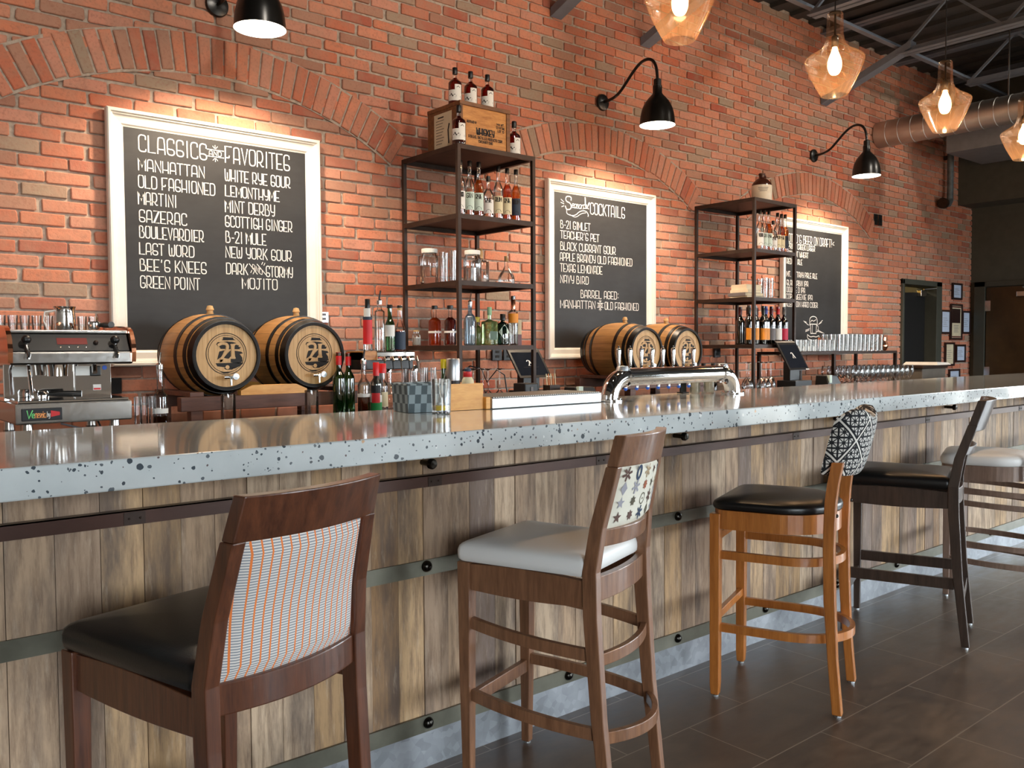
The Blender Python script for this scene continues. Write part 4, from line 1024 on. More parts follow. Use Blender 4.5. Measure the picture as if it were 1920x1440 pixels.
# fourth board of shelf one
jar('salt_jar', 'small glass jar of white salt on the lowest shelf board', 2.850, 4.27, TZ[3], .082, .026, None, neck=.65)
MB().lathe([(.001, .004), (.0235, .004), (.0235, .045), (.001, .050)], (0, 0, 0), 18).build('salt', M['salt'], bpy.data.objects['salt_jar'], smooth=True)
MB().lathe([(.001, .082), (.018, .082), (.018, .09), (.001, .092)], (0, 0, 0), 18).build('lid', M['cork'], bpy.data.objects['salt_jar'], smooth=True)
bottle('bourbon_bottle', 'amber bourbon bottle with a white band, left of two beside the front post', 2.855, 4.09, TZ[3], .226, .037, .011, .60, .72, 'glass', 'orange_liq', .70, 'cap_black', .020, .0175, [(.30, .35, 'lab_white', dict(span=5.5)), (.0, .065, 'lime', dict(span=5.5))] if False else [(.31, .36, 'lab_white', dict(span=5.5))], group='bourbon bottles with white bands')
bottle('bourbon_bottle', 'dark bourbon bottle with a white band, touching the front shelf post', 2.862, 3.95, TZ[3], .222, .034, .011, .60, .72, 'glass', 'whiskey', .70, 'cap_black', .020, .0175, [(.31, .36, 'lab_white', dict(span=5.5))], group='bourbon bottles with white bands')
bottle('vodka_bottle', 'slim pale blue vodka bottle with a steel pourer on the lowest shelf', 2.940, 3.87, TZ[3], .235, .029, .011, .66, .76, 'blue_glass', 'clear_liq', .6, pourer='chrome', labels=[(.12, .5, 'blue_glass', dict(span=2))] if False else [])
bottle('frosted_bottle', 'frosted grey bottle with a round black badge on the lowest shelf', 3.000, 3.95, TZ[3], .235, .037, .012, .58, .80, 'frost', None, pourer='black', labels=[(.42, .58, 'lab_black', dict(a=FACE+.75, span=.7))])
bottle('green_square_bottle', 'square pale green bottle with a dark label and a yellow seal', 3.075, 3.87, TZ[3], .215, .037, .011, .62, .70, 'lime_glass', None, cap='lab_green' if False else 'lime', caph=.05, square=True, rz=0) if False else None
t = bottle('green_square_bottle', 'square pale green gin bottle beside the frosted bottle', 3.078, 3.87, TZ[3], .215, .036, .010, .60, .68, 'lime_glass', 'clear_liq', .55, cap='cap_green' if 'cap_green' in M else 'cloth_green', caph=.045, square=True)
MB().quad((-.026, -.0368, .03), (.026, -.0368, .03), (.026, -.0368, .078), (-.026, -.0368, .078)).build('paper_label', plain('dark_green_label', lin(70, 96, 78), 0.5), t)
t = bottle('apothecary_bottle', 'dark teal apothecary gin bottle with a diamond label', 3.175, 3.87, TZ[3], .178, .037, .012, .66, .76, 'teal_glass', None, cap='cap_black', caph=.035, caprad=.016)
mb = MB(); wf = wrap(.037, a=FACE+.25, out=.0012); poly_on(mb, [(-.034, .075), (-.017, .053), (0, .032), (.017, .053), (.034, .075), (.017, .097), (0, .118), (-.017, .097)], wf); lb = mb.build('diamond_label', M['lab_mint'], t)
mb = MB(); ribbon(mb, [(-.02, .076), (.02, .076)], .005, wrap(.037, a=FACE+.25, out=.0018)); mb.build('label_print', M['lab_grey'], lb)
t = bottle('gin_bottle', 'clear long necked bottle with an orange band, right end of the lowest shelf', 3.262, 3.88, TZ[3], .285, .028, .012, .66, .73, 'glass', 'clear_liq', .55, 'copper', .075, .0135, [(.45, .64, 'lab_orange', dict(span=3.6))])
t = thing('tan_carton', 'small tan and brown carton behind the right shelf post', 'box', (3.338, 3.93, TZ[3]))
MB().box(-.035, .0, -.035, .035, 0, .148).build('carton_box', M['paper'], t)
MB().box(-.0358, .0002, -.0358, .0358, .0, .062).build('brown_band', M['cap_maroon'], t)
bottle('yellow_cap_bottle', 'round bottle with a yellow seal standing behind the green bottle', 3.12, 4.05, TZ[3], .165, .036, .012, .6, .76, 'lime_glass', None, cap='yellow', caph=.03, caprad=.022)

# espresso machine
em = thing('espresso_machine', 'stainless espresso machine with copper toned side panels at the left end', 'coffee machine', (.64, 3.56, ZB_))
EW, ED = .405, .46
for x in (.05, EW-.05):
    for y in (.06, ED-.06): MB().lathe([(.022, 0), (.018, .045), (.001, .045)], (x, y, 0), 14).build('foot', M['steel'], em, smooth=True)
MB().box(0, EW, 0, ED, .045, .122).build('drip_base', M['steel'], em, bevel=.006)
MB().box(.01, EW-.012, .002, .20, .122, .132).build('drip_grate', M['chrome'], em, bevel=.002)
MB().box(.0, EW-.02, .20, ED, .122, .265).build('back_panel', M['chrome'], em, bevel=.003)
MB().box(.245, .25, .196, .2005, .132, .262).build('panel_seam', M['steel'], em)
MB().box(-.01, EW+.01, .005, ED, .262, .312).build('group_housing', M['steel'], em, bevel=.008)
mb = MB(); mb.loft([[(0, .01, .312), (EW, .01, .312), (EW, ED, .312), (0, ED, .312)], [(0, .05, .378), (EW, .05, .378), (EW, ED, .378), (0, ED, .378)]]); mb.build('control_fascia', M['black'], em, bevel=.003)
MB().box(-.004, EW+.004, .045, ED, .378, .392).build('cup_tray', M['steel'], em, bevel=.004)
for x, s in ((-.018, -1), (EW+.002, 1)):
    mb = MB(); pr_ = sm([(0, .27), (-.01, .33), (.03, .40), (.12, .412), (ED, .412)], 2); pr_ = [(a, b) for a, b in pr_]
    ring = pr_+[(ED, .27)]
    mb.loft([[(x, a, b) for a, b in ring], [(x+.016, a, b) for a, b in ring]]); mb.build('side_panel', M['copper'], em)
f3 = lambda y0, k: (lambda u, v: (u, y0+(v-.312)/.066*.04*k-.0015, v))
mb = MB(); q = f3(.01, 1); mb.add([q(.15, .338), q(.255, .338), q(.255, .362), q(.15, .362)], [(0, 1, 2, 3)]); mb.build('display', M['display_red'], em)
for x in (.045, .35):
    MB().ball((x, .012, .355), .017, 14).build('steam_knob', M['black'], em, smooth=True)
    MB().tube([(x, .02, .35), (x+.004, -.01, .30), (x, -.012, .285)], .006, 8).build('knob_stem', M['chrome'], em, smooth=True)
for x in (.16, .19, .22, .25): MB().ball((x, .022, .326), .004, 8).build('button', M['steel'], em)
MB().ball((.285, .026, .345), .009, 10).build('button', M['iron'], em)
MB().lathe([(.034, 0), (.036, .03), (.038, .045), (.001, .045)], (.165, .10, .218), 20).build('group_head', M['chrome'], em, smooth=True)
MB().tube([(.06, .06, .27), (.055, .03, .24), (.06, .02, .14)], .006, 10).build('steam_wand', M['chrome'], em, smooth=True)
MB().tube([(.285, .06, .262), (.285, .055, .235), (.285, .05, .228)], .009, 10).build('water_spout', M['chrome'], em, smooth=True)
MB().box(.305, .345, .192, .2, .212, .252).build('sight_window', M['black'], em, bevel=.004)
MB().quad((.03, .199, .215), (.10, .199, .215), (.10, .199, .255), (.03, .199, .255)).build('notice_sticker', M['lab_white'], em)
MB().quad((.252, .1975, .215), (.304, .1975, .215), (.304, .1975, .253), (.252, .1975, .253)).build('notice_sticker', M['lab_white'], em)
MB().lathe([(.001, 0), (.009, 0), (.009, .001)], (.36, .1985, .245), 16, 'y').build('round_sticker', M['sticker_blue'], em)
s_ = MB().quad((.315, .1985, .155), (.345, .1985, .155), (.345, .1985, .178), (.315, .1985, .178)).build('logo_sticker', M['lab_white'], em)
MB().quad((.317, .1978, .157), (.343, .1978, .157), (.343, .1978, .164), (.317, .1978, .164)).build('logo_sticker_stripe', M['lab_red'], s_)
mb = MB().lathe([(.030, .0), (.032, .018), (.026, .03), (.001, .03)], (.10, .09, .133), 18); mb.build('portafilter', M['chrome'], em, smooth=True)
MB().tube([(.13, .085, .150), (.16, .07, .151), (.235, .045, .150)], [.006, .011, .012], 10).build('portafilter_handle', M['black'], em, smooth=True)
pl = MB().box(.02, .155, -.004, .001, .058, .104).build('name_plate', M['lab_black'], em, bevel=.004)
f4 = lambda u, v: (u, -.0052, v)
mb = MB(); text_on(mb, 'V', .034, .052, .068, .096, .0035, f4, slant=.1); text_on(mb, 'e', .053, .062, .069, .093, .003, f4); mb.build('plate_lettering', plain('green_letters', lin(120, 220, 130), .6), pl)
mb = MB(); text_on(mb, 'nezia', .063, .100, .069, .094, .003, f4, .08); mb.build('plate_lettering', plain('orange_letters', lin(240, 160, 90), .6), pl)
mb = MB(); text_on(mb, 'by', .103, .113, .071, .090, .002, f4, .1); mb.build('plate_lettering', M['lab_white'], pl)
mb = MB(); poly_on(mb, [(.116, .070), (.146, .076), (.146, .088), (.116, .094)], f4); mb.build('plate_flag', M['lab_red'], pl)
MB().tube([(.16, .05, .04), (.22, .03, .02), (.30, .04, .015), (.33, .2, .03)], .004, 8).build('power_cable', M['lab_grey'], em)
t = thing('milk_pitcher', 'polished steel milk pitcher on top of the espresso machine', 'pitcher', (.880, 3.86, ZB_+.3935))
MB().lathe([(.001, 0), (.038, 0), (.041, .006), (.041, .05), (.038, .085), (.043, .098), (.041, .098), (.036, .085), (.038, .05), (.001, .004)], (0, 0, 0), 26).build('steel_body', M['chrome'], t, smooth=True)
MB().tube([(-.036, 0, .082), (-.072, 0, .075), (-.076, 0, .04), (-.062, 0, .005)], .0028, 8).build('handle', M['lab_white'], t, smooth=True)
t = thing('spare_portafilter', 'spare portafilter lying on top of the espresso machine at the right', 'coffee tool', (1.0, 3.82, ZB_+.400))
MB().lathe([(.001, .002), (.022, 0), (.026, .02), (.024, .032), (.001, .032)], (-.02, .0, 0), 16).build('filter_basket', M['chrome'], t, smooth=True)
MB().tube([(.0, 0, .018), (.02, -.01, .018), (.03, -.06, .018)], [.007, .013, .0135], 10).build('handle', M['black'], t, smooth=True)
for i in range(9):
    tumbler('upturned_glass', 'small upturned glass at the back of the espresso machine, %s from the left' % ORD[i], .675+i*.043, 3.985, ZB_+.392, .066, .0195, .017, 'upturned glasses on the espresso machine')
for i, x in enumerate((1.078, 1.108, 1.134)):
    tumbler('shot_glass', 'slim dark tumbler beside the espresso machine, %s from the left' % ORD[i], x, 3.60+.02*(i % 2), ZB_, .130, .0145, .0135, 'slim tumblers beside the espresso machine')
bottle('syrup_bottle', 'tall clear syrup bottle with a white band left of the nearest barrel', 1.165, 3.60, ZB_, .250, .029, .012, .50, .62, 'glass', 'brown_liq', .20, pourer='chrome', labels=[(.24, .32, 'lab_white', dict(span=5.8))])
t = tumbler('rocks_glass', 'clear tumbler on the counter in front of the left barrel of the nearest pair', 1.430, 3.56, ZB_, .128, .031, .031)
t = tumbler('rocks_glass', 'clear tumbler on the counter in front of the right barrel of the nearest pair', 1.812, 3.56, ZB_, .131, .031, .031)

# bottles standing right of the first barrel pair
bottle('wine_bottle', 'green wine bottle with a red capsule, left one beside the barrel', 2.005, 3.66, ZB_, .300, .030, .012, .58, .74, 'green_glass', None, cap='cap_red', caph=.06, caprad=.0135, group='green bottles beside the barrel')
bottle('wine_bottle', 'green wine bottle with a red capsule, right one beside the barrel', 2.072, 3.69, ZB_, .296, .030, .012, .58, .74, 'green_glass', None, cap='cap_red', caph=.06, caprad=.0135, group='green bottles beside the barrel')
bottle('syrup_bottle', 'clear brown bottomed bottle with a black pourer and white band', 2.062, 3.53, ZB_, .258, .029, .011, .56, .72, 'glass', 'brown_liq', .37, pourer='black', labels=[(.36, .42, 'lab_white', dict(span=5.5))])
t = bottle('liqueur_bottle', 'clear liqueur bottle with red cap and green foot label', 2.110, 3.50, ZB_, .252, .027, .012, .60, .74, 'glass', 'clear_liq', .55, 'cap_red', .062, .0145, [(.05, .27, 'lab_green', dict(span=2.6)), (.27, .40, 'lab_white', dict(span=2.6)), (.26, .46, 'lab_red', dict(span=1.5, out=.0013)), (.44, .58, 'lab_black', dict(span=1.8, out=.0015))])
bottle('liqueur_bottle', 'clear liqueur bottle with red cap and cream label', 2.155, 3.515, ZB_, .246, .024, .011, .56, .70, 'glass', 'clear_liq', .5, 'cap_red', .045, .0165, [(.18, .46, 'lab_cream', dict(span=2.6))])

# chilled shot dispenser with four bottles on it
sd = thing('shot_dispenser', 'chrome and black shot tap dispenser on a stand under four bottles', 'dispenser', (2.14, 3.56, ZB_))
MB().box(.0, .245, .02, .16, 0, .02).build('stand_base', M['black'], sd, bevel=.003)
MB().box(.075, .105, .10, .14, .02, .215).build('stand_post', M['black'], sd)
MB().box(-.035, .245, .045, .20, .215, .302).build('dispenser_body', M['black'], sd, bevel=.004)
MB().box(.03, .247, .030, .046, .258, .300).build('chrome_front', M['chrome'], sd, bevel=.003)
MB().box(-.035, .03, .035, .2, .262, .304).build('side_block', M['crate'], sd)
for i in range(5):
    x = .045+i*.046
    tp = MB().tube([(x, .035, .275), (x, -.01, .272), (x, -.016, .255)], .0065, 8).build('tap', M['chrome'], sd, smooth=True)
    MB().tube([(x, -.012, .258), (x+.003, -.016, .215)], .0035, 6).build('tap_lever', M['black' if i % 2 else 'chrome'], tp)
ztop = ZB_+.302
t = bottle('aperitif_bottle', 'slim bottle with red label and black cap on the shot dispenser', 2.163, 3.66, ztop, .252, .022, .010, .66, .76, 'glass', 'clear_liq', .62, 'cap_black', .045, .0125, [(.14, .60, 'lab_red', dict(span=2.8)), (.60, .66, 'lab_blue' if 'lab_blue' in M else 'lab_navy', dict(span=2.8)), (.66, .82, 'lab_white', dict(span=1.6))])
bottle('spirit_bottle', 'tall clear bottle with a black pourer on the shot dispenser', 2.230, 3.66, ztop, .240, .025, .011, .80, .86, 'glass', 'clear_liq', .62, pourer='black', labels=[(.10, .70, 'glass', dict(span=2))] if False else [])
bottle('liqueur_bottle', 'green bottle with a white and red label on the shot dispenser', 2.288, 3.66, ztop, .228, .024, .011, .56, .74, 'green_glass', None, cap='cap_black', caph=.018, labels=[(.32, .56, 'lab_white', dict(span=2.6, prints=[('text', ('CAMPO', -.02, .02, .103, .114, .003))] if False else ()))])
t = bottle('liqueur_bottle', 'dark purple bottle with a cork stopper on the shot dispenser', 2.346, 3.66, ztop, .226, .027, .012, .44, .66, 'glass', 'whiskey', .44, 'cap_black', .012, .014, [(.04, .42, 'lab_navy', dict(span=3.0, prints=[])), (.68, .80, 'lab_white', dict(span=1.0)) ] if False else [(.04, .42, 'lab_navy', dict(span=3.0))], stopper='cork')

# glassware on the counter behind the basket
bottle('carafe', 'clear stoppered carafe behind the woven basket, left one', 2.385, 3.83, ZB_, .225, .045, .013, .25, .6, cap='chrome', caph=.03, caprad=.015, cat='carafe', group='stoppered carafes')
bottle('carafe', 'clear stoppered carafe behind the woven basket, right one', 2.525, 3.80, ZB_, .228, .048, .013, .25, .6, cap='chrome', caph=.03, caprad=.015, cat='carafe', group='stoppered carafes')
for i in range(6): tumbler('champagne_glass', 'slim clear upright glass under the nearer iron shelf, %s from the left' % ORD[i], 2.64+.035*i, 4.08-.03*(i % 2), ZB_, .208, .017, .014, 'slim glasses under the nearer shelf')
def wine_glass_proto(h, r, up=False):
    """stemmed glass standing on its rim (foot in the air), or upright"""
    pr = [(r*.82, 0), (r, .02*1), (r*1.0, h*.18), (r*.75, h*.32), (r*.22, h*.42), (.0045, h*.46), (.0038, h*.7), (.0045, h*.95), (.012, h*.975), (r*.85, h*.993), (r*.85, h), (.001, h)]
    if up: pr = [(.001, 0), (r*.8, 0), (r*.8, .003), (.01, .008), (.0045, .014), (.0045, h*.24), (.012, h*.30), (r*.72, h*.42), (r, h*.60), (r*.97, h*.78), (r*.80, h)]
    return MB().lathe(pr, (0, 0, 0), 18).build('wine_glass', M['glass'], smooth=True)
wg = None
for i, (x, y) in enumerate(((2.74, 3.80), (2.80, 3.86), (2.845, 3.72), (2.885, 3.80), (2.93, 3.70), (2.965, 3.79), (3.01, 3.70))):
    lb = 'upturned wine glass under the nearer iron shelf, %s from the left' % ORD[i]
    if wg is None: wg = tag(wine_glass_proto(.205, .036), lb, 'wine glass', 'upturned wine glasses under the nearer shelf'); wg.location = (x, y, ZB_)
    else: dup(wg, (x, y, ZB_), 0, lb)
for i, (x, y) in enumerate(((5.355, 3.73), (5.43, 3.80), (5.515, 3.73), (5.585, 3.70), (5.655, 3.74), (5.47, 3.66))):
    dup(wg, (x, y, ZB_), 0, 'upturned wine glass under the far iron shelf, %s from the left' % (ORD[i] if i < 5 else 'in front of the second'), 'upturned wine glasses under the far shelf')

# point of sale terminals
def pos(x, y, label, group='bar terminals', top=.345):
    t = thing('register_terminal', label, 'register', (x, y, ZB_), 0, group)
    mb = MB(); w = .26; a, b, dz = .09, -.03, top
    n = Vector((0, -(dz-.135), -(a-b))).normalized()
    def slab(x0, x1, s0, s1, t0, t1):
        P = lambda s, tt: (b+(a-b)*s + n.y*tt, .135+(dz-.135)*s + n.z*tt)
        return [[(xx, P(s, tt)[0], P(s, tt)[1]) for s, tt in ((s0, t0), (s1, t0), (s1, t1), (s0, t1))] for xx in (x0, x1)]
    sc = MB().loft(slab(-w/2, w/2, 0, 1, -.03, 0)).build('monitor_case', M['black'], t, bevel=.004)
    s2 = MB().loft(slab(-w/2+.018, w/2-.018, .10, .93, 0, .0012)).build('screen', M['screen'], sc)
    P = lambda u, v: (u, b+(a-b)*v+n.y*.002, .135+(dz-.135)*v+n.z*.002)
    mb = MB(); ribbon(mb, sm([(-.018, .60), (-.008, .66), (.004, .62), (-.002, .52), (-.012, .46)]), .007, lambda u, v: P(u, v)); ribbon(mb, [(.004, .63), (.016, .46)], .007, lambda u, v: P(u, v)); ribbon(mb, [(-.016, .45), (.026, .45)], .006, lambda u, v: P(u, v)); mb.build('screen_logo', M['lab_white'], s2)
    mb = MB(); ribbon(mb, [(.095, .045), (.115, .045)], .03, lambda u, v: P(u, v)); mb.build('maker_badge', M['lab_white'], sc)
    MB().box(-.065, .065, .015, .075, .06, .20).build('stand_neck', M['black'], t, bevel=.003)
    MB().box(-.11, .11, -.06, .10, 0, .06).build('stand_foot', M['black'], t, bevel=.004)
    return t
pos(3.485, 3.96, 'dark touch screen terminal under the nearer iron shelf', top=.30)
pos(5.87, 3.66, 'dark touch screen terminal under the far iron shelf')
t = thing('receipt_printer', 'black receipt printer with a lit blue window right of the near terminal', 'printer', (3.455, 3.575, ZB_))
mb = MB(); mb.loft([[(-.035, -.06, 0), (.17, -.06, 0), (.17, .06, 0), (-.035, .06, 0)], [(-.02, -.03, .09), (.13, -.03, .09), (.13, .06, .09), (-.02, .06, .09)]]); mb.build('printer_case', M['black'], t, bevel=.004)
MB().box(-.012, .022, -.052, -.03, .035, .095).build('lit_window', M['lab_mint'], t)
MB().box(.04, .07, -.062, -.05, .01, .022).build('badge', M['lab_white'], t)
dup(t, (6.13, 3.585, ZB_), 0, 'black receipt printer right of the far terminal')
t['group'] = 'receipt printers'; bpy.data.objects['receipt_printer.001']['group'] = 'receipt printers'
t = thing('card_reader', 'black card reader left of the near terminal base', 'card reader', (3.165, 3.66, ZB_))
MB().box(-.05, .05, -.05, .05, 0, .12).build('reader_body', M['black'], t, bevel=.006)
MB().box(-.008, .008, -.054, -.05, .02, .1).build('card_slot', M['lab_grey'], t)
tag(MB().tube([(2.95, 3.98, ZB_+.18), (3.0, 3.95, ZB_+.215), (3.07, 3.94, ZB_+.20), (3.12, 3.95, ZB_+.12), (3.17, 3.92, ZB_+.19), (3.21, 3.90, ZB_+.16), (3.22, 3.88, ZB_+.02)], .004, 8).build('loose_cable', M['black'], smooth=True), 'loose black cable looping behind the wine glasses near the terminal', 'cable')
t = thing('straw_caddy', 'dark caddy of orange straws right of the near terminal', 'caddy', (3.405, 3.72, ZB_))
MB().box(-.03, .05, -.03, .03, 0, .10).build('caddy_box', M['iron'], t)
for i in range(5): MB().tube([(-.02+i*.016, 0, .05), (-.032+i*.017, -.0, .165)], .0032, 6).build('straw', M['straw_orange' if i % 2 else 'lab_cream'], t)
t = thing('bar_towel', 'folded pale green towel on the counter left of the beer tower', 'towel', (3.80, 3.72, ZB_))
rr_ = random.Random(5)
mb = MB(); rings = []
for i in range(13):
    u = i/12; hgt = .055*math.sin(PI*min(max(u, .03), .97))**.5*(1+.25*math.sin(u*9)); yy = .05+.02*math.sin(u*7)
    rings.append([(-.13+.26*u, yy*math.cos(a), max(.002, hgt*math.sin(a))) for a in [PI*k/10 for k in range(11)]])
mb.loft(rings); mb.build('towel_cloth', M['cloth_green'], t, smooth=True)

# far shelf: jug, books, glasses, wine bottles
t = thing('stoneware_jug', 'cream and brown stoneware jug on top of the far iron shelf', 'jug', (5.845, 3.96, TZ[0]))
MB().lathe([(.001, 0), (.074, 0), (.078, .006), (.078, .135), (.076, .142)], (0, 0, 0), 28).build('cream_body', M['cream_ceramic'], t, smooth=True)
MB().lathe(sm([(.076, .142), (.072, .16), (.04, .195), (.022, .20), (.022, .222), (.026, .225), (.026, .238), (.001, .24)], 1), (0, 0, 0), 28).build('brown_shoulder', M['brown_ceramic'], t, smooth=True)
MB().tube([(.022, 0, .228), (.045, 0, .225), (.048, 0, .205), (.040, 0, .188)], .007, 8).build('handle', M['brown_ceramic'], t, smooth=True)
mb = MB(); wf = wrap(.078, a=FACE-.25, out=.0008)
for k, (a, b) in enumerate(((-.03, .045), (-.028, .04), (-.02, .035))): ribbon(mb, [(a+(b-a)*i/8, .118-.012*k) for i in range(9)], .004, wf)
mb.build('faded_stamp', M['lab_grey'], t)
for k, (x, w, d, h, m, lb) in enumerate(((5.610, .22, .15, .012, 'book_cream', 'thin cream book at the bottom of the stack on the far shelf'), (5.600, .22, .16, .024, 'book_grey', 'grey paperback second in the stack on the far shelf'), (5.605, .20, .15, .022, 'book_cream', 'cream book third in the stack on the far shelf'), (5.612, .19, .14, .040, 'book_grey', 'thick cream jacketed book on top of the stack on the far shelf'))):
    z0 = TZ[2]+(0, .012, .036, .058)[k]
    t = thing('book', lb, 'book', (x, 3.93, z0), (.05, -.04, .08, -.02)[k], 'books stacked on the far shelf')
    MB().box(-w/2+.004, w/2-.003, -d/2+.003, d/2-.003, .002, h-.002).build('pages', M['paper'], t)
    cm = M['book_cream'] if k != 1 else M['book_grey']
    MB().box(-w/2, w/2, -d/2, d/2, 0, .002).box(-w/2, w/2, -d/2, d/2, h-.002, h).box(-w/2, -w/2+.003, -d/2, d/2, .002, h-.002).build('cover', cm if k < 3 else M['book_cream'], t)
for i, (x, y) in enumerate(((5.765, 3.87), (5.80, 3.94), (5.825, 3.86))):
    tumbler('highball_glass', 'tall clear glass beside the books on the far shelf, %s from the left' % ORD[i], x, y, TZ[2], .155, .021, .019, 'tall glasses beside the books')
t = thing('wooden_paddle', 'small wooden serving paddle leaning at the right of the far shelf', 'serving board', (5.94, 4.06, TZ[2]))
MB().loft([[(-.09, -.05, .11), (-.07, -.05, .13), (-.07, -.038, .13), (-.09, -.038, .11)], [(.05, -.05, .001), (.08, -.05, .02), (.08, -.038, .02), (.05, -.038, .001)]]).build('paddle_board', M['crate'], t, bevel=.003)
MB().tube([(-.08, -.044, .12), (-.14, -.044, .175)], .008, 8).build('paddle_handle', M['crate'], t, smooth=True)
WB = [(5.545, 3.86, 'cap_black', 'lab_orange', 0), (5.590, 3.97, 'cap_maroon', None, 0), (5.637, 3.87, 'cap_grey', 'lab_orange', 0), (5.690, 3.97, 'cap_maroon', None, 0), (5.712, 3.85, 'cap_black', 'lab_orange', 0), (5.775, 3.87, 'cap_blue', 'lab_orange', .3),
      (5.815, 3.98, 'cap_maroon', 'lab_cream', 0), (5.850, 3.87, 'cap_maroon', 'lab_grey', 0), (5.905, 3.96, 'cap_maroon', 'lab_white', 0), (5.938, 3.87, 'cap_red', 'lab_white', 0), (5.990, 3.96, 'cap_red', 'lab_cream', 0), (6.022, 3.87, 'cap_grey', 'lab_pink', 0)]
WBL = ['dark wine bottle with a black capsule and orange label, leftmost on the far shelf', 'dark wine bottle with a maroon capsule in the back row, behind the leftmost two', 'dark wine bottle with a grey capsule and orange label, second in the front row', 'dark wine bottle with a maroon capsule in the back row, left of the shelf post',
       'dark wine bottle with a black capsule and orange label beside the shelf post', 'dark wine bottle with a blue capsule right of the shelf post', 'dark wine bottle with a cream label behind the blue capped one', 'dark wine bottle with a grey and maroon label right of the blue capped one',
       'dark wine bottle with a white label in the back row, middle of the right half', 'dark wine bottle with a red capsule and pale blue white label in front', 'dark wine bottle with a red capsule and cream label in the back right', 'wine bottle with a grey capsule and crimson label, rightmost on the far shelf']
for (x, y, c, lm, q), lb in zip(WB, WBL):
    bottle('wine_bottle', lb, x, y, TZ[3], .292 if y < 3.9 else .285, .032, .0125, .58, .76, 'dark_glass', None, cap=c, caph=.06, caprad=.0145, labels=[(.12, .42, lm, dict(span=1.9))] if lm else [], group='wine bottles on the far shelf')
bottle('wine_bottle', 'dark wine bottle with a pale label standing behind the beer tower right leg', 5.10, 3.85, ZB_, .20, .03, .012, .58, .74, 'dark_glass', None, cap='cap_black', caph=.03, group='dark bottles behind the tower')
bottle('wine_bottle', 'dark bottle left of the far shelf, behind the tap tower', 4.99, 3.85, ZB_, .20, .03, .012, .58, .74, 'dark_glass', None, cap='cap_black', caph=.03, group='dark bottles behind the tower')

# glasses on and under the iron rack
ZR = 1.264
for r_ in range(2):
    for i in range(8):
        tumbler('rocks_glass', 'short clear tumbler in the %s row on the iron rack, %s from the left' % (('front', 'rear')[r_], ORD[i]), 6.20+.072*i, 3.85+.085*r_, ZR, .094, .0325, .030, 'short tumblers on the iron rack')
for r_ in range(3):
    for i in range(10):
        tumbler('pint_glass', 'tall clear pint glass in the %s row on the iron rack, %s from the left' % (('front', 'second', 'rear')[r_], ORD[i]), 6.83+.072*i, 3.84+.075*r_, ZR, .142, .0335, .029, 'pint glasses on the iron rack')
cm = thing('copper_mug', 'copper mug right of the pint glasses on the iron rack, left one', 'mug', (7.575, 3.86, ZR), 0, 'copper mugs on the rack')
def mug_parts(t, h=.118, r=.04):
    MB().lathe(sm([(.001, .001), (r*.7, 0), (r*1.05, h*.25), (r*1.08, h*.42), (r*.78, h*.72), (r*.80, h), (r*.76, h), (r*.74, h*.72), (.001, h*.1)], 1), (0, 0, 0), 24).build('mug_body', M['copper'], t, smooth=True)
    MB().tube([(r*.75, 0, h*.85), (r*1.6, 0, h*.8), (r*1.65, 0, h*.45), (r*1.0, 0, h*.3)], .004, 8).build('mug_handle', M['copper'], t, smooth=True)
mug_parts(cm)
dup(cm, (7.645, 3.93, ZR), .4, 'copper mug right of the pint glasses on the iron rack, right one')
for i, x in enumerate((7.00, 7.12, 7.25, 7.38)):
    dup(cm, (x, 4.13, ZR), .6+i, 'copper mug standing behind the pint glasses, %s from the left' % ORD[i], 'copper mugs behind the pint glasses')
gg = None
for r_ in range(4):
    for i in range(11):
        lb = 'stemmed clear glass under the iron rack, %s from the left in the %s row' % (ORD[i], ('front', 'second', 'third', 'rear')[r_])
        x, y = 6.72+.086*i+.03*(r_ % 2), 3.62+.095*r_ if r_ < 2 else 3.65+.095*r_
        if gg is None: gg = tag(wine_glass_proto(.150, .038, True), lb, 'wine glass', 'stemmed glasses under the iron rack'); gg.location = (x, y, ZB_)
        else: dup(gg, (x, y, ZB_), 0, lb)
t = thing('stemmed_pitcher', 'chrome coiled fixture on the wall behind the glasses under the rack', 'fixture', (7.42, 4.28, 1.10)) if False else None
bn = thing('waste_bin', 'grey bin with a folded liner in front of the open doorway', 'bin', (8.42, 3.95, 0))
mb = MB(); q4 = lambda h_, z: [(-h_, -h_*.7, z), (h_, -h_*.7, z), (h_, h_*.7, z), (-h_, h_*.7, z)]
mb.loft([q4(.20, 0), q4(.245, 1.09)]); mb.build('bin_body', M['bin'], bn, bevel=.01)
MB().loft([q4(.26, 1.09), q4(.26, 1.12)]).build('bin_rim', M['iron'], bn, bevel=.004)
mb = MB(); mb.loft([[(.02, -.19, 1.121), (.36, -.17, 1.121), (.36, .15, 1.121), (.02, .15, 1.121)], [(.05, -.17, 1.15), (.33, -.15, 1.142), (.33, .13, 1.142), (.05, .13, 1.15)]]); mb.build('folded_liner', M['lab_white'], bn)

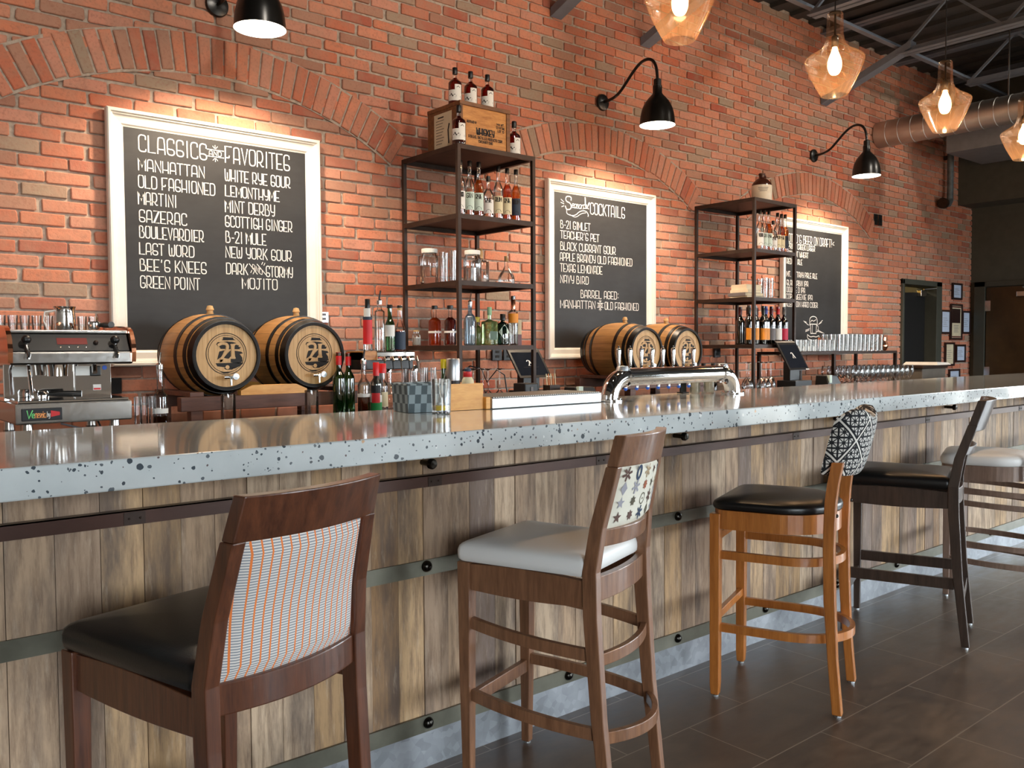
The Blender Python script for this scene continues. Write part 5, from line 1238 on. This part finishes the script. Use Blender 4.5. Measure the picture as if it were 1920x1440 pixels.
# things on the bar top
ZT = 1.0705
bk = thing('woven_basket', 'blue grey woven basket on the bar top', 'basket', (1.742, 2.668, ZT), math.radians(-9))
w, d, h = .165, .137, .102
mb = MB(); rings = []
for z, k in ((0, .0), (h, .004)):
    rings.append([(-k, -k, z), (w+k, -k, z), (w+k, d+k, z), (-k, d+k, z)])
rings.append([(.004, .004, h), (w-.004, .004, h), (w-.004, d-.004, h), (.004, d-.004, h)]); rings.append([(.006, .006, .01), (w-.006, .006, .01), (w-.006, d-.006, .01), (.006, d-.006, .01)])
mb.loft(rings); mb.build('woven_side', M['weave'], bk)
MB().tube([(-.003, -.003, h), (w+.003, -.003, h), (w+.003, d+.003, h), (-.003, d+.003, h), (-.003, -.003, h)], .004, 8).build('basket_rim', M['weave'], bk)
tg = thing('garnish_glass', 'clear tall glass with stirrers and yellow peel in front of the basket', 'glass', (1.812, 2.560, ZT))
tumbler_mesh(.125, .037, .034, .003, .012, 24).build('glass_body', M['glass'], tg, smooth=True)
MB().lathe([(.001, .013), (.030, .013), (.0305, .028), (.001, .030)], (0, 0, 0), 18).build('yellow_peel', M['yellow'], tg, smooth=True)
for a, b in (((-.012, .01), (.02, -.005)), ((.015, .01), (-.018, .012)), ((0, -.015), (.012, .02))): MB().tube([(a[0], a[1], .03), (b[0], b[1], .155)], .0022, 6).build('stirrer', M['glass'], tg)
wb = thing('wooden_caddy_box', 'golden wooden caddy box on the bar top left of the drip tray', 'box', (1.918, 2.652, ZT), math.radians(-6))
w, d, h, e = .146, .12, .100, .008
MB().box(0, w, 0, e, 0, h).box(0, w, d-e, d, 0, h).box(0, e, e, d-e, 0, h).box(w-e, w, e, d-e, 0, h).box(e, w-e, e, d-e, 0, .006).build('box_panels', M['box_wood'], wb)
pm = thing('bitters_bottle', 'bitters bottle with a tall silver top and black band in the caddy box', 'bottle', (1.972, 2.705, ZT+.007))
MB().lathe([(.001, 0), (.025, 0), (.026, .004), (.026, .10), (.024, .104)], (0, 0, 0), 22).build('bottle_body', M['orange_liq'], pm, smooth=True)
label_patch(pm, .026, .03, .085, M['lab_orange'], span=4.5)
label_patch(pm, .026, .085, .104, M['lab_black'], span=6.2, prints=())
MB().lathe([(.026, .104), (.0265, .106), (.0265, .185), (.024, .188), (.001, .188)], (0, 0, 0), 22).build('silver_top', M['alu'], pm, smooth=True)
pm = thing('sauce_bottle', 'white cone shaped sauce bottle with a red collar and dark cap in the caddy box', 'bottle', (2.030, 2.690, ZT+.007))
MB().lathe([(.001, 0), (.028, 0), (.029, .05), (.029, .07), (.022, .105), (.015, .118)], (0, 0, 0), 20).build('bottle_body', M['lab_cream'], pm, smooth=True)
MB().lathe([(.0155, .116), (.017, .118), (.016, .136), (.013, .138)], (0, 0, 0), 18).build('red_collar', M['cap_red'], pm, smooth=True)
MB().lathe([(.0135, .136), (.0135, .148), (.008, .153), (.001, .154)], (0, 0, 0), 18).build('cap', M['lab_navy'], pm, smooth=True)
bottle('hot_sauce_bottle', 'small red hot sauce bottle low in the caddy box', 2.005, 2.735, ZT+.007, .112, .016, .008, .6, .75, 'glass', 'orange_liq', .7, 'cap_red', .025, .010)
bottle('lemon_juice_bottle', 'bottle with a bright yellow cap behind the silver topped bitters', 1.950, 2.738, ZT+.0075, .185, .013, .008, .55, .72, 'green_glass', None, cap='yellow', caph=.035, caprad=.011)
tag(MB().box(2.066, 2.088, 2.622, 2.66, ZT, ZT+.046).build('wooden_block', M['box_wood'], bevel=.002), 'small golden wooden block between the caddy box and the drip tray', 'block')
dt = thing('drip_tray', 'long bright aluminium drip tray with a perforated top on the bar', 'tray', (2.093, 2.618, ZT))
w, d, h = .60, .255, .045
MB().box(0, w, 0, d, 0, h-.004).build('tray_body', M['alu'], dt, bevel=.003)
t_ = NT('perforated_grate'); x, y, z = t_.xyz(); s_ = .012
p_ = t_.m('SUBTRACT', t_.m('FRACT', t_.m('MULTIPLY', x, 1/s_)), .5); q_ = t_.m('SUBTRACT', t_.m('FRACT', t_.m('MULTIPLY', y, 1/s_)), .5)
hole = t_.m('LESS_THAN', t_.m('ADD', t_.m('MULTIPLY', p_, p_), t_.m('MULTIPLY', q_, q_)), .09)
MB().box(.004, w-.004, .004, d-.004, h-.004, h).build('tray_grate', t_.bsdf(t_.mix(hole, lin(150, 148, 142), lin(20, 20, 20)), .4, .7), dt)

# chrome beer tower with eight taps
bt = thing('beer_tower', 'polished chrome pipe beer tower with eight taps on the bar top', 'beer tower', (2.775, 2.65, ZT))
RW = .895; R_ = .040; zc = .103; br = .10
path = [(0, 0, .0)]+[(br-br*math.cos(a), 0, zc-br+br*math.sin(a)) for a in [PI/2*i/10 for i in range(11)]]
path[1] = (0, 0, .004)
MB().tube(path, R_, 24).build('elbow', M['chrome'], bt, smooth=True)
MB().tube([(RW-x, y, z) for x, y, z in path], R_, 24).build('elbow', M['chrome'], bt, smooth=True)
MB().tube([(br-.002, 0, zc), (RW-br+.002, 0, zc)], R_, 32).build('main_pipe', M['chrome'], bt, smooth=True)
for x in (br+.004, RW-br-.004):
    MB().tube([(x-.006, 0, zc), (x+.006, 0, zc)], R_+.006, 32).build('pipe_collar', M['chrome'], bt, smooth=True)
    for a in range(6): MB().ball((x, (R_+.008)*math.cos(a*PI/3), zc+(R_+.008)*math.sin(a*PI/3)), .004, 8).build('collar_bolt', M['chrome'], bt)
for x in (0, RW):
    MB().lathe([(.001, 0), (.060, 0), (.060, .006), (.041, .008)], (x, 0, 0), 28).build('foot_flange', M['chrome'], bt, smooth=True)
    for a in range(4): MB().ball((x+.052*math.cos(a*PI/2+.6), .052*math.sin(a*PI/2+.6), .008), .005, 8).build('flange_bolt', M['chrome'], bt)
MB().lathe([(.001, .012), (.024, .010), (.028, 0), (.03, -.01)], (.085, 0, zc+R_-.002), 18).build('badge_disc', M['alu'], bt, smooth=True)
MB().lathe([(.001, .012), (.024, .010), (.028, 0), (.03, -.01)], (RW-.085, 0, zc+R_-.002), 18).build('badge_disc', M['alu'], bt, smooth=True)
tap0 = None
for i in range(8):
    x = .124+i*.0762
    if tap0 is None:
        tap0 = MB().tube([(0, .03, zc), (0, .075, zc), (0, .085, zc-.01), (0, .088, zc-.055)], .009, 10).build('tap', M['chrome'], bt, smooth=True)
        MB().lathe([(.005, zc+.008), (.006, zc+.03), (.0075, zc+.045), (.0115, zc+.118), (.0105, zc+.124), (.005, zc+.130), (.001, zc+.131)], (0, .06, 0), 16).build('tap_handle', M['chrome'], tap0, smooth=True)
        MB().lathe([(.001, zc+.130), (.0035, zc+.131), (.0035, zc+.138), (.001, zc+.139)], (0, .06, 0), 12).build('handle_finial', M['dark_metal'], tap0)
        if True: MB().ball((0, .088, zc-.060), .0095, 10).build('spout_plug', M['blue_plug'], tap0, smooth=True)
        tap0.location = (x, 0, 0)
    else:
        dup(tap0, (x, 0, 0), parent=bt)
for i, (x, y) in enumerate(((3.560, 2.80), (3.615, 2.755))):
    tumbler('rocks_glass', ('small frosted tumbler under the right end of the beer tower, left one', 'small frosted tumbler under the right end of the beer tower, right one')[i], x, y, ZT, .072, .027, .026, 'small tumblers under the tower', mat='frost')
t = thing('menu_stand', 'small black card stand behind the tumblers under the beer tower', 'stand', (3.515, 2.84, ZT))
MB().box(-.022, .022, -.004, .004, 0, .075).build('card_panel', M['black'], t); MB().box(-.024, .024, -.02, .02, 0, .006).build('stand_foot', M['black'], t)

# framed certificates, switch plates, outlets
FR = [(10.178, 10.427, 2.017, 1.829, 'paper_blue', 'white certificate in a thin black frame, topmost on the brick by the dark corner'), (10.142, 10.440, 1.780, 1.373, 'paper', 'tall framed article with a dark picture, middle of the certificates'),
      (9.895, 10.137, 1.707, 1.438, 'paper_blue', 'framed certificate left of the tall framed article'), (10.445, 10.660, 1.707, 1.442, 'paper_blue', 'framed certificate right of the tall framed article at the corner'),
      (10.012, 10.250, 1.343, 1.077, 'paper', 'cream framed certificate below the tall framed article'), (10.290, 10.540, 1.318, 1.115, 'paper_blue', 'pale blue framed certificate, lower right of the group'), (10.12, 10.40, 1.038, .80, 'paper_blue', 'lowest framed certificate, half hidden by the bar top')]
for k, (a, b, z1, z0, m, lb) in enumerate(FR):
    t = thing('framed_certificate', lb, 'picture frame', ((a+b)/2, WALL-.009, z0), 0, 'framed certificates by the doorway')
    w, h, e = (b-a)/2, z1-z0, .022
    MB().box(-w, w, -.018, 0, 0, e).box(-w, w, -.018, 0, h-e, h).box(-w, -w+e, -.018, 0, e, h-e).box(w-e, w, -.018, 0, e, h-e).build('frame', M['frame_dark'], t)
    sh = MB().box(-w+e, w-e, -.008, -.002, e, h-e).build('sheet', M[m], t)
    mb = MB(); f5 = lambda u, v: (u, -.0087, v)
    if k == 1:
        poly_on(mb, [(-w+.045, .19), (w-.045, .19), (w-.045, h-.055), (-w+.045, h-.055)], f5); mb.build('dark_picture', M['frame_dark'], sh)
        mb = MB(); 
        for q in (e+.012, h-e-.012): ribbon(mb, [(-w+.03, q), (w-.03, q)], .014, f5)
        mb.build('red_border', M['cap_maroon'], sh)
        mb = MB()
        for q in range(5): ribbon(mb, [(-.06, .09+.018*q), (.06-.01*(q % 2), .09+.018*q)], .005, f5)
        mb.build('faint_print', M['lab_grey'], sh)
    else:
        for q in range(5): ribbon(mb, [(-w*.55+.01*(q % 2), h*.32+h*.085*q), (w*.5-.02*(q % 3), h*.32+h*.085*q)], .0035, f5)
        mb.build('faint_print', M['lab_grey'], sh)
for k, x in enumerate((8.437, 8.526)):
    t = thing('wall_switch', ('dark wall plate under the end of the third arch, left one', 'dark wall plate under the end of the third arch, right one')[k], 'switch', (x, WALL-.009, 2.517), 0, 'dark wall plates')
    MB().box(-.034, .034, -.008, 0, 0, .108).build('plate', M['black'], t, bevel=.002); MB().box(-.012, .012, -.013, -.008, .035, .075).build('toggle', M['black_matte'], t)
def outlet(x, z, label, m='black', w=.04, h=.075):
    t = thing('wall_outlet', label, 'outlet', (x, WALL-.009, z), 0)
    MB().box(-w, w, -.012, 0, 0, h).build('plate', M[m], t, bevel=.002)
    for q in (.25, .65): MB().box(-w*.4, w*.4, -.0135, -.012, h*q, h*(q+.2)).build('socket_face', M['black_matte'] if m == 'black' else M['lab_grey'], t)
outlet(2.312, 1.452, 'grey wall outlet at the right edge of the nearest chalkboard', 'alu', .028, .06)
outlet(3.545, 1.225, 'black wall outlet under the nearer iron shelf, left one')
outlet(3.640, 1.225, 'black wall outlet under the nearer iron shelf, right one')
outlet(1.20, 1.10, 'black wall outlet behind the syrup bottle under the nearest chalkboard')
outlet(5.86, 1.22, 'black wall outlet under the far iron shelf behind the terminal')

# ---------------------------------------------------------------- bar stools
def outline_rr(w, d, r, n=5, taper=0.0, y0=0.0):
    """rounded trapezoid seat outline: w wide at the front, w-2*taper at the back, d deep"""
    c = [(w/2-r, d/2-r, 0), (-w/2+r, d/2-r, 90), (-w/2+taper+r, -d/2+r, 180), (w/2-taper-r, -d/2+r, 270)]
    return [(x+r*math.cos(math.radians(a+90*i/n)), y0+y+r*math.sin(math.radians(a+90*i/n))) for x, y, a in c for i in range(n+1)]
def outline_d(w, d, n=24, y0=0.0):
    """seat with a straight rounded front and a half round back"""
    P = []; r = .05; b = d-w/2
    P += [(w/2-r+r*math.cos(a), d/2-r+r*math.sin(a)) for a in [PI/2*i/5 for i in range(6)]]
    P += [(-w/2+r+r*math.cos(a), d/2-r+r*math.sin(a)) for a in [PI/2+PI/2*i/5 for i in range(6)]]
    cy = -d/2+w/2*.94
    P += [(w/2*math.cos(a), cy+w/2*.94*math.sin(a)) for a in [PI+PI*i/n for i in range(n+1)]]
    return [(x, y+y0) for x, y in P]
def cushion(out, z, h, crown=.012):
    cx = sum(p[0] for p in out)/len(out); cy = sum(p[1] for p in out)/len(out)
    S = [(.965, 0), (.992, h*.12), (1.0, h*.35), (1.0, h*.6), (.985, h*.82), (.955, h*.95), (.90, h*1.0+crown*.25), (.75, h+crown*.6), (.5, h+crown*.9), (.25, h+crown), (.03, h+crown)]
    return MB().loft([[(cx+(x-cx)*s, cy+(y-cy)*s, z+zz) for x, y in out] for s, zz in S])
def bowed(x0, x1, y, z, bow, n=12, y1=None):
    y1 = y if y1 is None else y1
    return [(x0+(x1-x0)*i/n, y+(y1-y)*i/n-bow*(1-(2*i/n-1)**2), z) for i in range(n+1)]
def side_bow(x, y0, y1, z0, z1, bow, n=10):
    return [(x+bow*(1-(2*i/n-1)**2), y0+(y1-y0)*i/n, z0+(z1-z0)*i/n) for i in range(n+1)]
def back_pad(ysurf, x0, x1, z0, z1, th, nx=14, nz=10, rnd_=True, xs=lambda z: 1):
    """padded curved panel; ysurf(x,z) is its rear face, th its thickness"""
    mb = MB(); P = []
    for sgn in (0, 1):
        for j in range(nz+1):
            for i in range(nx+1):
                x = x0+(x1-x0)*i/nx; z = z0+(z1-z0)*j/nz
                e = min(i, nx-i)/nx*(x1-x0); f_ = min(j, nz-j)/nz*(z1-z0)
                k = min(1, (min(e, f_)/.02)) if rnd_ else 1; k = math.sqrt(1-(1-k)**2)
                mid = ysurf(x, z)+th/2
                P.append((x*xs(z), mid+(-1 if sgn == 0 else 1)*th/2*max(k, .12), z))
    F = []; N = (nx+1)*(nz+1)
    for j in range(nz):
        for i in range(nx):
            a = j*(nx+1)+i; F.append((a, a+1, a+nx+2, a+nx+1)); F.append((N+a, N+a+nx+1, N+a+nx+2, N+a+1))
    for i in range(nx): F.append((i, N+i, N+i+1, i+1)); a = nz*(nx+1)+i; F.append((a, a+1, N+a+1, N+a))
    for j in range(nz): a = j*(nx+1); F.append((a, a+nx+1, N+a+nx+1, N+a)); a += nx; F.append((a, N+a, N+a+nx+1, a+nx+1))
    mb.add(P, F); return mb
def foot_glide(t, x, y):
    return MB().lathe([(.001, 0), (.012, 0), (.012, .006), (.008, .008)], (x, y, 0), 12).build('foot_glide', M['alu'], t)

def panel_stool(label, wm, seatm, loc, rz, kind, group='wooden bar stools', SW=.40, SD=.43, rake=.122, top=1.062, tin=.02):
    """square legged stool with raked posts, curved crest and an upholstered back"""
    t = thing('bar_stool', label, 'stool', (loc[0], loc[1], 0), rz, group)
    fx, fy, bx = SW/2-.018, SD/2-.018, SW/2-.018
    dx = lambda z: -tin*max(z-.70, 0)/(top-.70)
    by = -SD/2-.004
    PY = [(0.007, by-.055), (.30, by-.022), (.58, by-.002), (.70, by), (.82, by-rake*.2), (.95, by-rake*.62), (top, by-rake)]
    def py(z):
        for (a, ya), (b, yb) in zip(PY, PY[1:]):
            if z <= b: return ya+(yb-ya)*max(z-a, 0)/(b-a)
        return PY[-1][1]
    zc0 = top-.085 if kind != 'open' else top-.105
    for s in (-1, 1):
        MB().post([(s*(fx-.004), fy, .007, .028, .028), (s*fx, fy, .35, .036, .036), (s*fx, fy, .682, .042, .042)]).build('leg', wm, t, bevel=.003)
        zs = [.007, .15, .30, .45, .58, .70, .76, .82, .88, .95]+[zc0]
        MB().post([(s*(bx+dx(z)), py(z), z, .032-.004*abs(z-.7), .044-.012*abs(z-.62)/.62) for z in zs]).build('leg', wm, t, bevel=.003)
        foot_glide(t, s*(fx-.004), fy); foot_glide(t, s*bx, py(0))
    # aprons
    MB().rail([(-fx+.02, fy-.004, .648), (fx-.02, fy-.004, .648)], .022, .068).build('front_apron', wm, t, bevel=.002)
    if kind != 'stripe': MB().rail(bowed(-bx+.014, bx-.014, by+.002, .648, .018), .022, .068).build('rear_apron', wm, t, bevel=.002)
    for s in (-1, 1):
        n = 10; y0, y1 = fy-.02, by+.02
        pth = [(s*fx, y0+(y1-y0)*i/n, .650-.012*(2*abs(i/n-.5))**0+.0) for i in range(n+1)]
        MB().rail(pth, .022, [.072+.016*math.sin(PI*i/n*.9+.3) for i in range(n+1)]).build('side_apron', wm, t, bevel=.002)
    out = outline_rr(SW+.012, SD+.004, .022, taper=.008, y0=.006)
    cushion(out, .684, .052, .014).build('seat', seatm, t, smooth=True)
    # back: crest rail, lower rail, panel
    bow = .034
    surf = lambda x, z: py(z)-bow*(1-min((x/bx)**2, 1))
    def back_rail(z0, z1, th, name, ext):
        n = 16; rings = []
        for i in range(n+1):
            u = -1+2*i/n; xa = u*(bx+ext+dx(z0)); xb = u*(bx+ext+dx(z1)); q = bow*(1-u*u)
            ya, yb_ = py(z0)-q, py(z1)-q
            rings.append([(xa, ya-th/2, z0), (xa, ya+th/2, z0), (xb, yb_+th/2, z1), (xb, yb_-th/2, z1)])
        return MB().loft(rings).build(name, wm, t, bevel=.003)
    if kind != 'open':
        back_rail(zc0, top, .034, 'crest_rail', .014)
        zl = .700 if kind == 'stripe' else .812
        if kind == 'stripe': back_rail(.640, zl, .028, 'lower_back_rail', -.014)
        else: back_rail(.765, zl, .026, 'lower_back_rail', -.014)
        pm_ = M['fab_stripe'] if kind == 'stripe' else M['fab_cream']
        pn = back_pad(lambda x, z: surf(x, z)-.014, -bx+.015, bx-.015, zl, zc0, .030, xs=lambda z: 1+dx(z)/bx).build('back_panel', pm_, t, smooth=True)
        if kind == 'print':
            fb = lambda u, v: (u*(1+dx(v)/bx), surf(u, v)-.0152, v)
            motifs(pn, fb, bx)
    else:
        back_rail(top-.135, top, .034, 'crest_rail', .014)
        back_rail(.83, .868, .020, 'back_slat', -.014)
    if kind == 'print':
        for z, dz in ((.50, -.03), (.285, -.03)):
            for s in (-1, 1): MB().rail(side_bow(s*(fx-.002), fy-.016, py(z+dz)+.018, z, z+dz, s*.022), .018, .034).build('side_stretcher', wm, t, bevel=.002)
        MB().rail(bowed(-bx+.012, bx-.012, py(.25), .245, .07), .018, .034).build('rear_stretcher', wm, t, bevel=.002)
        MB().rail(bowed(-bx+.012, bx-.012, py(.46), .455, .03), .018, .034).build('rear_stretcher', wm, t, bevel=.002)
        MB().rail([(-fx+.016, fy, .262), (fx-.016, fy, .262)], .020, .040).build('front_footrest', wm, t, bevel=.002)
    elif kind == 'open':
        for z, h in ((.275, .048), ):
            for s in (-1, 1): MB().rail([(s*(fx-.002), fy-.016, z+.0), (s*(bx), py(z)+.018, z)], .020, h).build('side_stretcher', wm, t, bevel=.002)
        MB().rail([(-bx+.012, py(.20), .20), (bx-.012, py(.20), .20)], .020, .048).build('rear_stretcher', wm, t, bevel=.002)
        MB().rail([(-fx+.016, fy, .20), (fx-.016, fy, .20)], .020, .048).build('front_footrest', wm, t, bevel=.002)
    else:
        for s in (-1, 1): MB().rail([(s*(fx-.002), fy-.016, .26), (s*bx, py(.26)+.018, .26)], .020, .040).build('side_stretcher', wm, t, bevel=.002)
        MB().rail([(-bx+.012, py(.22), .22), (bx-.012, py(.22), .22)], .020, .040).build('rear_stretcher', wm, t, bevel=.002)
        MB().rail([(-fx+.016, fy, .26), (fx-.016, fy, .26)], .022, .044).build('front_footrest', wm, t, bevel=.002)
    return t
def star(cx, cz, r, k, inner=.42, a0=90):
    return [(cx+(r if i % 2 == 0 else r*inner)*math.cos(math.radians(a0+180*i/k)), cz+(r if i % 2 == 0 else r*inner)*math.sin(math.radians(a0+180*i/k))) for i in range(2*k)]
def motifs(pn, fb, bx):
    cols = {'brown': lin(104, 78, 70), 'grey': lin(168, 166, 176), 'blue': lin(56, 72, 98), 'rust': lin(168, 100, 72), 'olive': lin(98, 92, 76), 'tan': lin(184, 160, 128)}
    mats = {k: plain('print_'+k, v, .8) for k, v in cols.items()}; G_ = {}
    cur = [None]
    def put(g): cur[0] = g
    def fan(c, pts):
        cx = sum(p[0] for p in pts)/len(pts); cz = sum(p[1] for p in pts)/len(pts); n = len(pts)
        cur[0][c].add([fb(cx, cz)]+[fb(*p) for p in pts], [(0, 1+i, 1+(i+1) % n) for i in range(n)])
    def aster(c, x, z, r, k=6, w=.007):
        for i in range(k):
            a = 2*PI*i/k+.3; ribbon(cur[0][c], [(x+r*.3*math.cos(a), z+r*.3*math.sin(a)), (x+r*math.cos(a), z+r*math.sin(a))], w, fb)
    rows = [.962, .922, .882, .842]
    X = lambda i: -bx+.045+i*.060
    seq = [[('aster', 'brown'), ('zero', 'blue'), ('aster', 'tan'), ('star4', 'brown'), ('star', 'blue'), ('aster', 'grey')],
           [('dia', 'grey'), ('aster', 'grey'), ('star8', 'rust'), ('star4', 'olive'), ('aster', 'tan'), ('dia', 'blue')],
           [('star', 'grey'), ('star7', 'olive'), ('ring', 'olive'), ('aster', 'brown'), ('zero', 'grey'), ('star', 'rust')],
           [('star', 'brown'), ('star7', 'brown'), ('aster', 'blue'), ('dia', 'olive'), ('star', 'grey'), ('star8', 'rust')]]
    for z, row in zip(rows, seq):
        for i, (k, c) in enumerate(row):
            x = X(i); r = .0175; G_ = {c: MB()}; put(G_)
            if k == 'aster': aster(c, x, z, r)
            elif k == 'dia': fan(c, [(x, z-r*1.1), (x+r*.8, z), (x, z+r*1.1), (x-r*.8, z)])
            elif k == 'zero': ribbon(G_[c], [(x+r*.6*math.cos(a), z+r*math.sin(a)) for a in [2*PI*q/16 for q in range(17)]], .009, fb)
            elif k == 'ring': ribbon(G_[c], [(x+r*.9*math.cos(a), z+r*.9*math.sin(a)) for a in [2*PI*q/18 for q in range(19)]], .003, fb); fan(c, star(x, z, .003, 6, 1))
            elif k == 'star': fan(c, star(x, z, r, 5))
            elif k == 'star4': fan(c, star(x, z, r, 5, .35, 70))
            elif k == 'star7': fan(c, star(x, z, r*.9, 7, .6))
            elif k == 'star8': fan(c, star(x, z, r*.9, 8, .62))
            G_[c].build('printed_motif', mats[c], pn)

def honey_stool(label, loc, rz):
    wm = M['wood_honey']; SW, SD = .43, .43
    t = thing('bar_stool', label, 'stool', (loc[0], loc[1], 0), rz, 'wooden bar stools')
    fx, fy = .195, .20; bx = .18
    PY = [(0.0, -.232), (.30, -.205), (.60, -.198), (.75, -.202), (.86, -.215), (1.06, -.265)]
    def py(z):
        for (a, ya), (b, yb) in zip(PY, PY[1:]):
            if z <= b: return ya+(yb-ya)*max(z-a, 0)/(b-a)
        return PY[-1][1]
    for s in (-1, 1):
        MB().post([(s*fx, fy, .008, .030, .030), (s*fx, fy, .05, .036, .036), (s*fx, fy, .69, .040, .040)]).build('leg', wm, t, bevel=.004)
        MB().post([(s*bx, py(z)-.0, z, .034, .040 if z > .2 else .034) for z in (.008, .2, .4, .6, .7, .76, .82, .9)]).build('leg', wm, t, bevel=.004)
        foot_glide(t, s*fx, fy); foot_glide(t, s*bx, py(0))
        MB().ball((s*(bx+.0), py(.71)-.021, .712), .007, 10).build('screw_cap', M['stud'], t, smooth=True)
    out = outline_d(SW-.012, SD-.02, 24, -.0)
    ap = [(x*.985, y*.985, .670) for x, y in out]
    MB().rail(ap, .020, .070, closed=True).build('seat_apron', wm, t, smooth=False)
    cushion(outline_d(SW+.006, SD+.004, 24, 0), .706, .034, .020).build('seat', M['leather_black'], t, smooth=True)
    def ring(z, k, ext):
        n = 24; P = [(-fx+.004, fy-.015, z)]
        P += [(-fx+.004, .06, z)]
        for i in range(n+1):
            a = PI+PI*i/n; P.append(((fx-.004)*math.cos(a), -.05+(.17+ext)*math.sin(a), z))
        P += [(fx-.004, .06, z), (fx-.004, fy-.015, z)]
        MB().rail(P, .018, .030).build('hoop_stretcher', wm, t, smooth=True)
    ring(.535, 0, .0); ring(.262, 0, .035)
    MB().rail([(-fx+.016, fy, .30), (fx-.016, fy, .30)], .020, .030).build('front_footrest', wm, t, bevel=.002)
    MB().rail([(-fx+.016, fy, .60), (fx-.016, fy, .60)], .020, .028).build('front_stretcher', wm, t, bevel=.002)
    # wrapped back pad, curved round the sitter, with lifted shoulders
    bw = .182
    rings = []
    n = 18
    for i in range(n+1):
        u = -1+2*i/n; x = bw*math.sin(u*1.35)/math.sin(1.35)
        yb = lambda z: py(z)-.045+.085*abs(u)**2.2
        th = .060*(1-.35*abs(u)**6)
        zt = 1.052+.036*math.exp(-((abs(u)-.62)/.3)**2); zb = .842+.012*u*u
        if i in (0, n): th *= .55
        sec = []
        for k in range(20):
            a = 2*PI*k/20; cy_, cz_ = math.cos(a), math.sin(a)
            e = lambda v: math.copysign(abs(v)**.55, v)
            z = (zt+zb)/2+(zt-zb)/2*e(cz_); sec.append((x, yb(z)+th/2*e(cy_), z))
        rings.append(sec)
    pad = MB().loft(rings).build('back_pad', M['fab_tribal'], t, smooth=True)
    return t
def round_stool(label, wm, seatm, loc, rz):
    t = thing('bar_stool', label, 'stool', (loc[0], loc[1], 0), rz, 'wooden bar stools')
    fx, fy, bx = .185, .185, .165
    for s in (-1, 1):
        MB().post([(s*fx, fy, .008, .028, .028), (s*fx, fy, .66, .038, .038)]).build('leg', wm, t, bevel=.003)
        MB().post([(s*bx, y, z, .032, .036) for y, z in ((-.235, .008), (-.205, .35), (-.20, .70), (-.225, .85), (-.275, 1.04))]).build('leg', wm, t, bevel=.003)
        foot_glide(t, s*fx, fy); foot_glide(t, s*bx, -.235)
        for z, k in ((.565, .0), (.50, .006), (.29, .02), (.20, .025)): MB().rail(side_bow(s*(fx-.004), fy-.012, -.20-k*.5, z, z-.02, s*.025), .016, .028).build('side_stretcher', wm, t, bevel=.002)
    MB().rail([(x*.97, y*.97, .655) for x, y in outline_d(.42, .42)], .020, .075, closed=True).build('seat_apron', wm, t)
    cushion(outline_d(.45, .44), .694, .050, .015).build('seat', seatm, t, smooth=True)
    for z in (.30, .52): MB().rail([(-fx+.014, fy, z), (fx-.014, fy, z)], .018, .030).build('front_footrest', wm, t, bevel=.002)
    for z, h in ((1.0, .09), (.88, .04)): MB().rail(bowed(-bx-.012, bx+.012, -.235-(z-.86)*.22, z, .035), .022, h).build('back_rail', wm, t, bevel=.003)
    return t
R_ = math.radians
panel_stool('reddish brown bar stool with black seat and grey orange striped back, nearest the viewer', M['wood_brown'], M['leather_black'], (.686, 1.815), R_(15), 'stripe', SW=.405, SD=.455, rake=.085, top=1.05, tin=.029)
panel_stool('walnut bar stool with white seat and cream back printed with stars', M['wood_walnut'], M['leather_white'], (1.756, 1.911), R_(19), 'print', SW=.388, SD=.42, rake=.072, top=1.07, tin=.042)
honey_stool('honey oak bar stool with black seat and black and white tribal patterned back', (2.898, 1.865), R_(21.5))
panel_stool('dark espresso bar stool with black seat and open back beside the honey stool', M['wood_dark'], M['leather_black'], (3.955, 1.925), R_(20), 'open', SW=.418, SD=.455, rake=.104, top=1.072, tin=.019)
round_stool('taupe bar stool with cream round seat, partly behind the dark stool', M['wood_taupe'], M['leather_white'], (4.87, 1.895), R_(20))
round_stool('farthest bar stool with a black seat at the right picture edge', M['wood_taupe'], M['leather_black'], (6.08, 1.80), R_(18))

# everything stands a hair above what carries it
for o in list(bpy.data.objects):
    if o.parent is None and o.get('category') in ('bottle', 'glass', 'jar', 'decanter', 'carafe', 'wine glass', 'mug', 'book', 'crate', 'jug', 'box', 'serving board', 'pitcher', 'coffee tool', 'register', 'printer', 'card reader', 'caddy', 'towel', 'dispenser', 'coffee machine', 'stand', 'basket', 'tray', 'beer tower', 'block'):
        o.location.z += .0008
